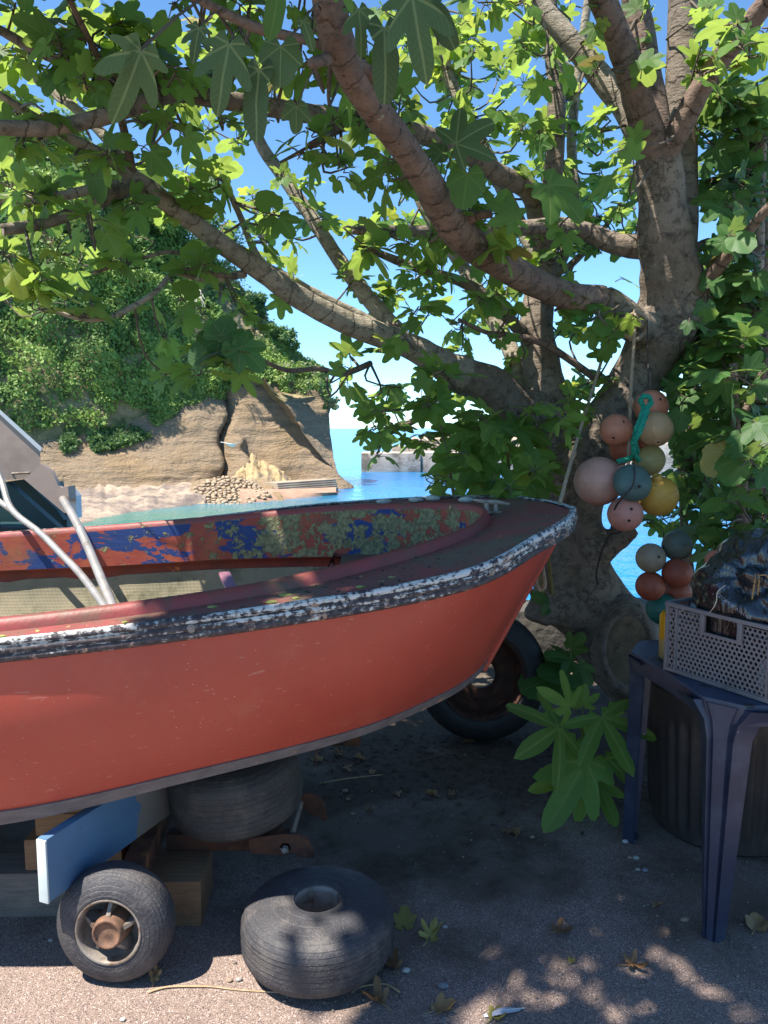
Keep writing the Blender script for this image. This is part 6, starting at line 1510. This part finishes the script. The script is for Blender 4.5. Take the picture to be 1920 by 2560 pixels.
for k, (px, py, s, mt, lab) in enumerate(((1590, 2148, .011, 0, 0), (1575, 2146, .008, 1, 0), (1612, 2178, .010, 3, 0), (1595, 2176, .008, 0, 0), (1563, 2107, .010, 2, 0), (1330, 2095, .008, 1, 0), (1712, 2303, .011, 1, 1), (1108, 2470, .013, 3, 2), (1016, 2430, .010, 2, 3), (1080, 2315, .008, 3, 3), (1112, 2320, .008, 0, 3), (575, 2454, .007, 1, 4), (597, 2452, .008, 0, 4), (128, 2353, .007, 0, 5), (482, 2306, .007, 0, 5), (307, 2552, .007, 2, 6), (863, 1980, .011, 1, 7), (870, 2000, .008, 1, 7), (882, 2037, .008, 1, 7), (1145, 1832, .022, 3, 8), (1650, 2058, .007, 1, 0))):
    q = ground(px, py); mm = MB(); mm.ball((q.x, q.y, s * .55), (s * 1.15, s * .85, s * .62), 12, 8, None, lambda d: 1 + .22 * noise.noise(d * 1.6 + Vector((k * 3, 0, 0))))
    L_ = ['small pebble on the ground between seedling and dustbin', 'tan pebble beside the foot of the blue table', 'blue grey pebble lying alone on the dappled asphalt', 'pebble among the fallen leaves beside the lying tyre', 'pebble by the dry twig at the small wheel', 'pale pebble on shaded asphalt near the small wheel', 'white pebble on the sunlit asphalt', 'pebble in the shade beside the trailer bracket', 'pale stone in the dark before the car wheel'][lab]
    mm.build('pebble', PEB[mt], None, L_, 'pebble', 'pebbles ' + ['near the dustbin', '', '', 'by the lying tyre', 'by the twig', 'near the small wheel', '', 'by the trailer bracket', ''][lab] if lab in (0, 3, 4, 5, 7) else None)
# fallen leaves, crumpled
def fallen(px, py, size, rz, mat, label, crumple=.5, var=2, group=None, tilt=0.0):
    crumple *= .75; size *= .85; V, F, U = LM_hi[var]; q = ground(px, py); mb = MB(); sd_ = px * .13
    pts_ = []
    for v in V:
        vv = Vector(v); n_ = noise.noise(vv * 2.2 + Vector((sd_, 0, 0))); curl = crumple * (abs(vv.y) ** 1.3 * .9 + .35 * n_ + .25 * max(0, vv.x - .4))
        w_ = Vector((vv.x * (1 - .3 * crumple), vv.y * (1 - .55 * crumple), curl)); pts_.append(Matrix.Rotation(rz, 3, 'Z') @ (Matrix.Rotation(tilt, 3, 'Y') @ w_) * size)
    lo = min(p_.z for p_ in pts_); mb.add([p_ + q + Vector((0, 0, -lo + .002)) for p_ in pts_], F, U)
    mb.tube([q + Matrix.Rotation(rz, 3, 'Z') @ Vector((-.5 * size, .1 * size, .004)), q + Vector((0, 0, .006 - lo * .6))], [.0015, .002], 5)
    mb.build('fallen_leaf', mat, None, label, 'leaf', group, auto=False)
fallen(1010, 2320, .075, 1.5, LEAFY, 'flat greenish yellow leaf against the side of the lying tyre', .15, 2, None, -.5)
fallen(1075, 2350, .095, 1.2, LEAFY, 'curled yellow leaf with long stalk right of the lying tyre', .9, 1, None, -.35)
fallen(1395, 2335, .075, .3, DEADL, 'brown crumpled leaf among the row of light spots', .7, 0)
fallen(1575, 2418, .08, .1, DEADL, 'dark brown withered leaf on the dappled asphalt', .8, 1)
fallen(1890, 2325, .085, 1.0, DEADL, 'wide tan crumpled leaf beyond the table leg', .6, 4)
fallen(388, 2455, .05, 1.7, DEADL, 'small orange brown leaf at the foot of the small wheel', .9, 2, None, -.6)
fallen(985, 2420, .075, 2.2, DEADL, 'dark curled leaf tucked at the base of the lying tyre', .9, 0)
fallen(950, 2510, .09, 2.6, DEADL, 'big yellow brown curled leaf in front of the lying tyre', .9, 3)
fallen(1095, 2530, .08, .5, DEADL, 'brown leaf on the sunny asphalt beside the feather', .7, 2)
fallen(1235, 2548, .06, .9, LEAFY, 'bright yellow leaf touching the feather', .6, 2)
fallen(1427, 2408, .028, .9, LEAFY, 'tiny yellow leaf scrap in a light spot', .6, 5)
fallen(1640, 2268, .035, .5, DEADL, 'thin curled leaf scrap left of the table leg', .9, 1)
fallen(1165, 1858, .06, .1, DEADL, 'orange brown leaf in the dark before the car wheel', .5, 4)
fallen(1085, 1990, .06, 2.8, DEADL, 'pale curled leaf on the soil before the seedling', .9, 4)
for k, (px, py) in enumerate(((800, 1905), (850, 1890), (905, 1900), (860, 1925), (930, 1935), (990, 1985), (925, 2025), (1265, 2080), (1290, 2090), (1130, 1990))):
    fallen(px, py, random.uniform(.04, .07), random.uniform(0, 6.3), DEADL, 'withered brown leaf lying on the shaded soil under the bow', .8, k % 6, 'withered leaves under the bow')
def twig(pts_, r, label, mat=None):
    mm = MB(); mm.tube([Vector(v) for v in spline([tuple(ground(px, py) + Vector((0, 0, r + z))) for px, py, z in pts_], 20)], [r * (1 - .5 * k / 19) for k in range(20)], 6, wob=.25); mm.build('dry_twig', mat or simple('straw_twig', (.45, .31, .18), (.33, .22, .12), 40, .8, .2), None, label, 'twig')
twig([(370, 2484, 0), (420, 2472, .002), (520, 2470, .001), (600, 2478, 0), (735, 2486, 0)], .0032, 'long straw coloured twig in front of the small wheel')
twig([(800, 1960, 0), (870, 1950, .004), (960, 1938, 0)], .003, 'thin pale twig on the soil under the hull')
twig([(1000, 2485, .002), (960, 2466, .004), (900, 2470, .0), (880, 2484, 0)], .003, 'short pale stalk at the base of the lying tyre')
twig([(1210, 1990, 0), (1180, 2000, .003), (1150, 1990, 0)], .004, 'short brown stick before the fig seedling', TWIGM)
# feather
fq = ground(1255, 2535); mm = MB(); fd = Vector((1, .22, 0)).normalized(); fn = Vector((-fd.y, fd.x, 0)); rows = []
for k in range(13):
    t = k / 12; w_ = .011 * math.sin(math.pi * (t * .92 + .06)) ** .6; c0 = fq + fd * (t - .5) * .10 + Vector((0, 0, .005 + .006 * math.sin(3.1 * t)))
    rows.append([c0 - fn * w_ + Vector((0, 0, -.002)), c0, c0 + fn * w_ + Vector((0, 0, -.002))])
fe = thing('feather', fq, 'pale grey feather lying on the sunny asphalt', 'feather')
mm.grid(rows); mm.build('vane', simple('feather_grey', (.50, .49, .55), (.40, .39, .45), 40, .7, .2), fe, auto=False)
mm = MB(); mm.tube([fq - fd * .052 + Vector((0, 0, .006)), fq + Vector((0, 0, .012)), fq + fd * .062 + Vector((0, 0, .006))], [.0008, .0012, .0014], 6); mm.build('quill', simple('quill_white', (.6, .58, .55), (.5, .48, .45), 40, .6, 0), fe)
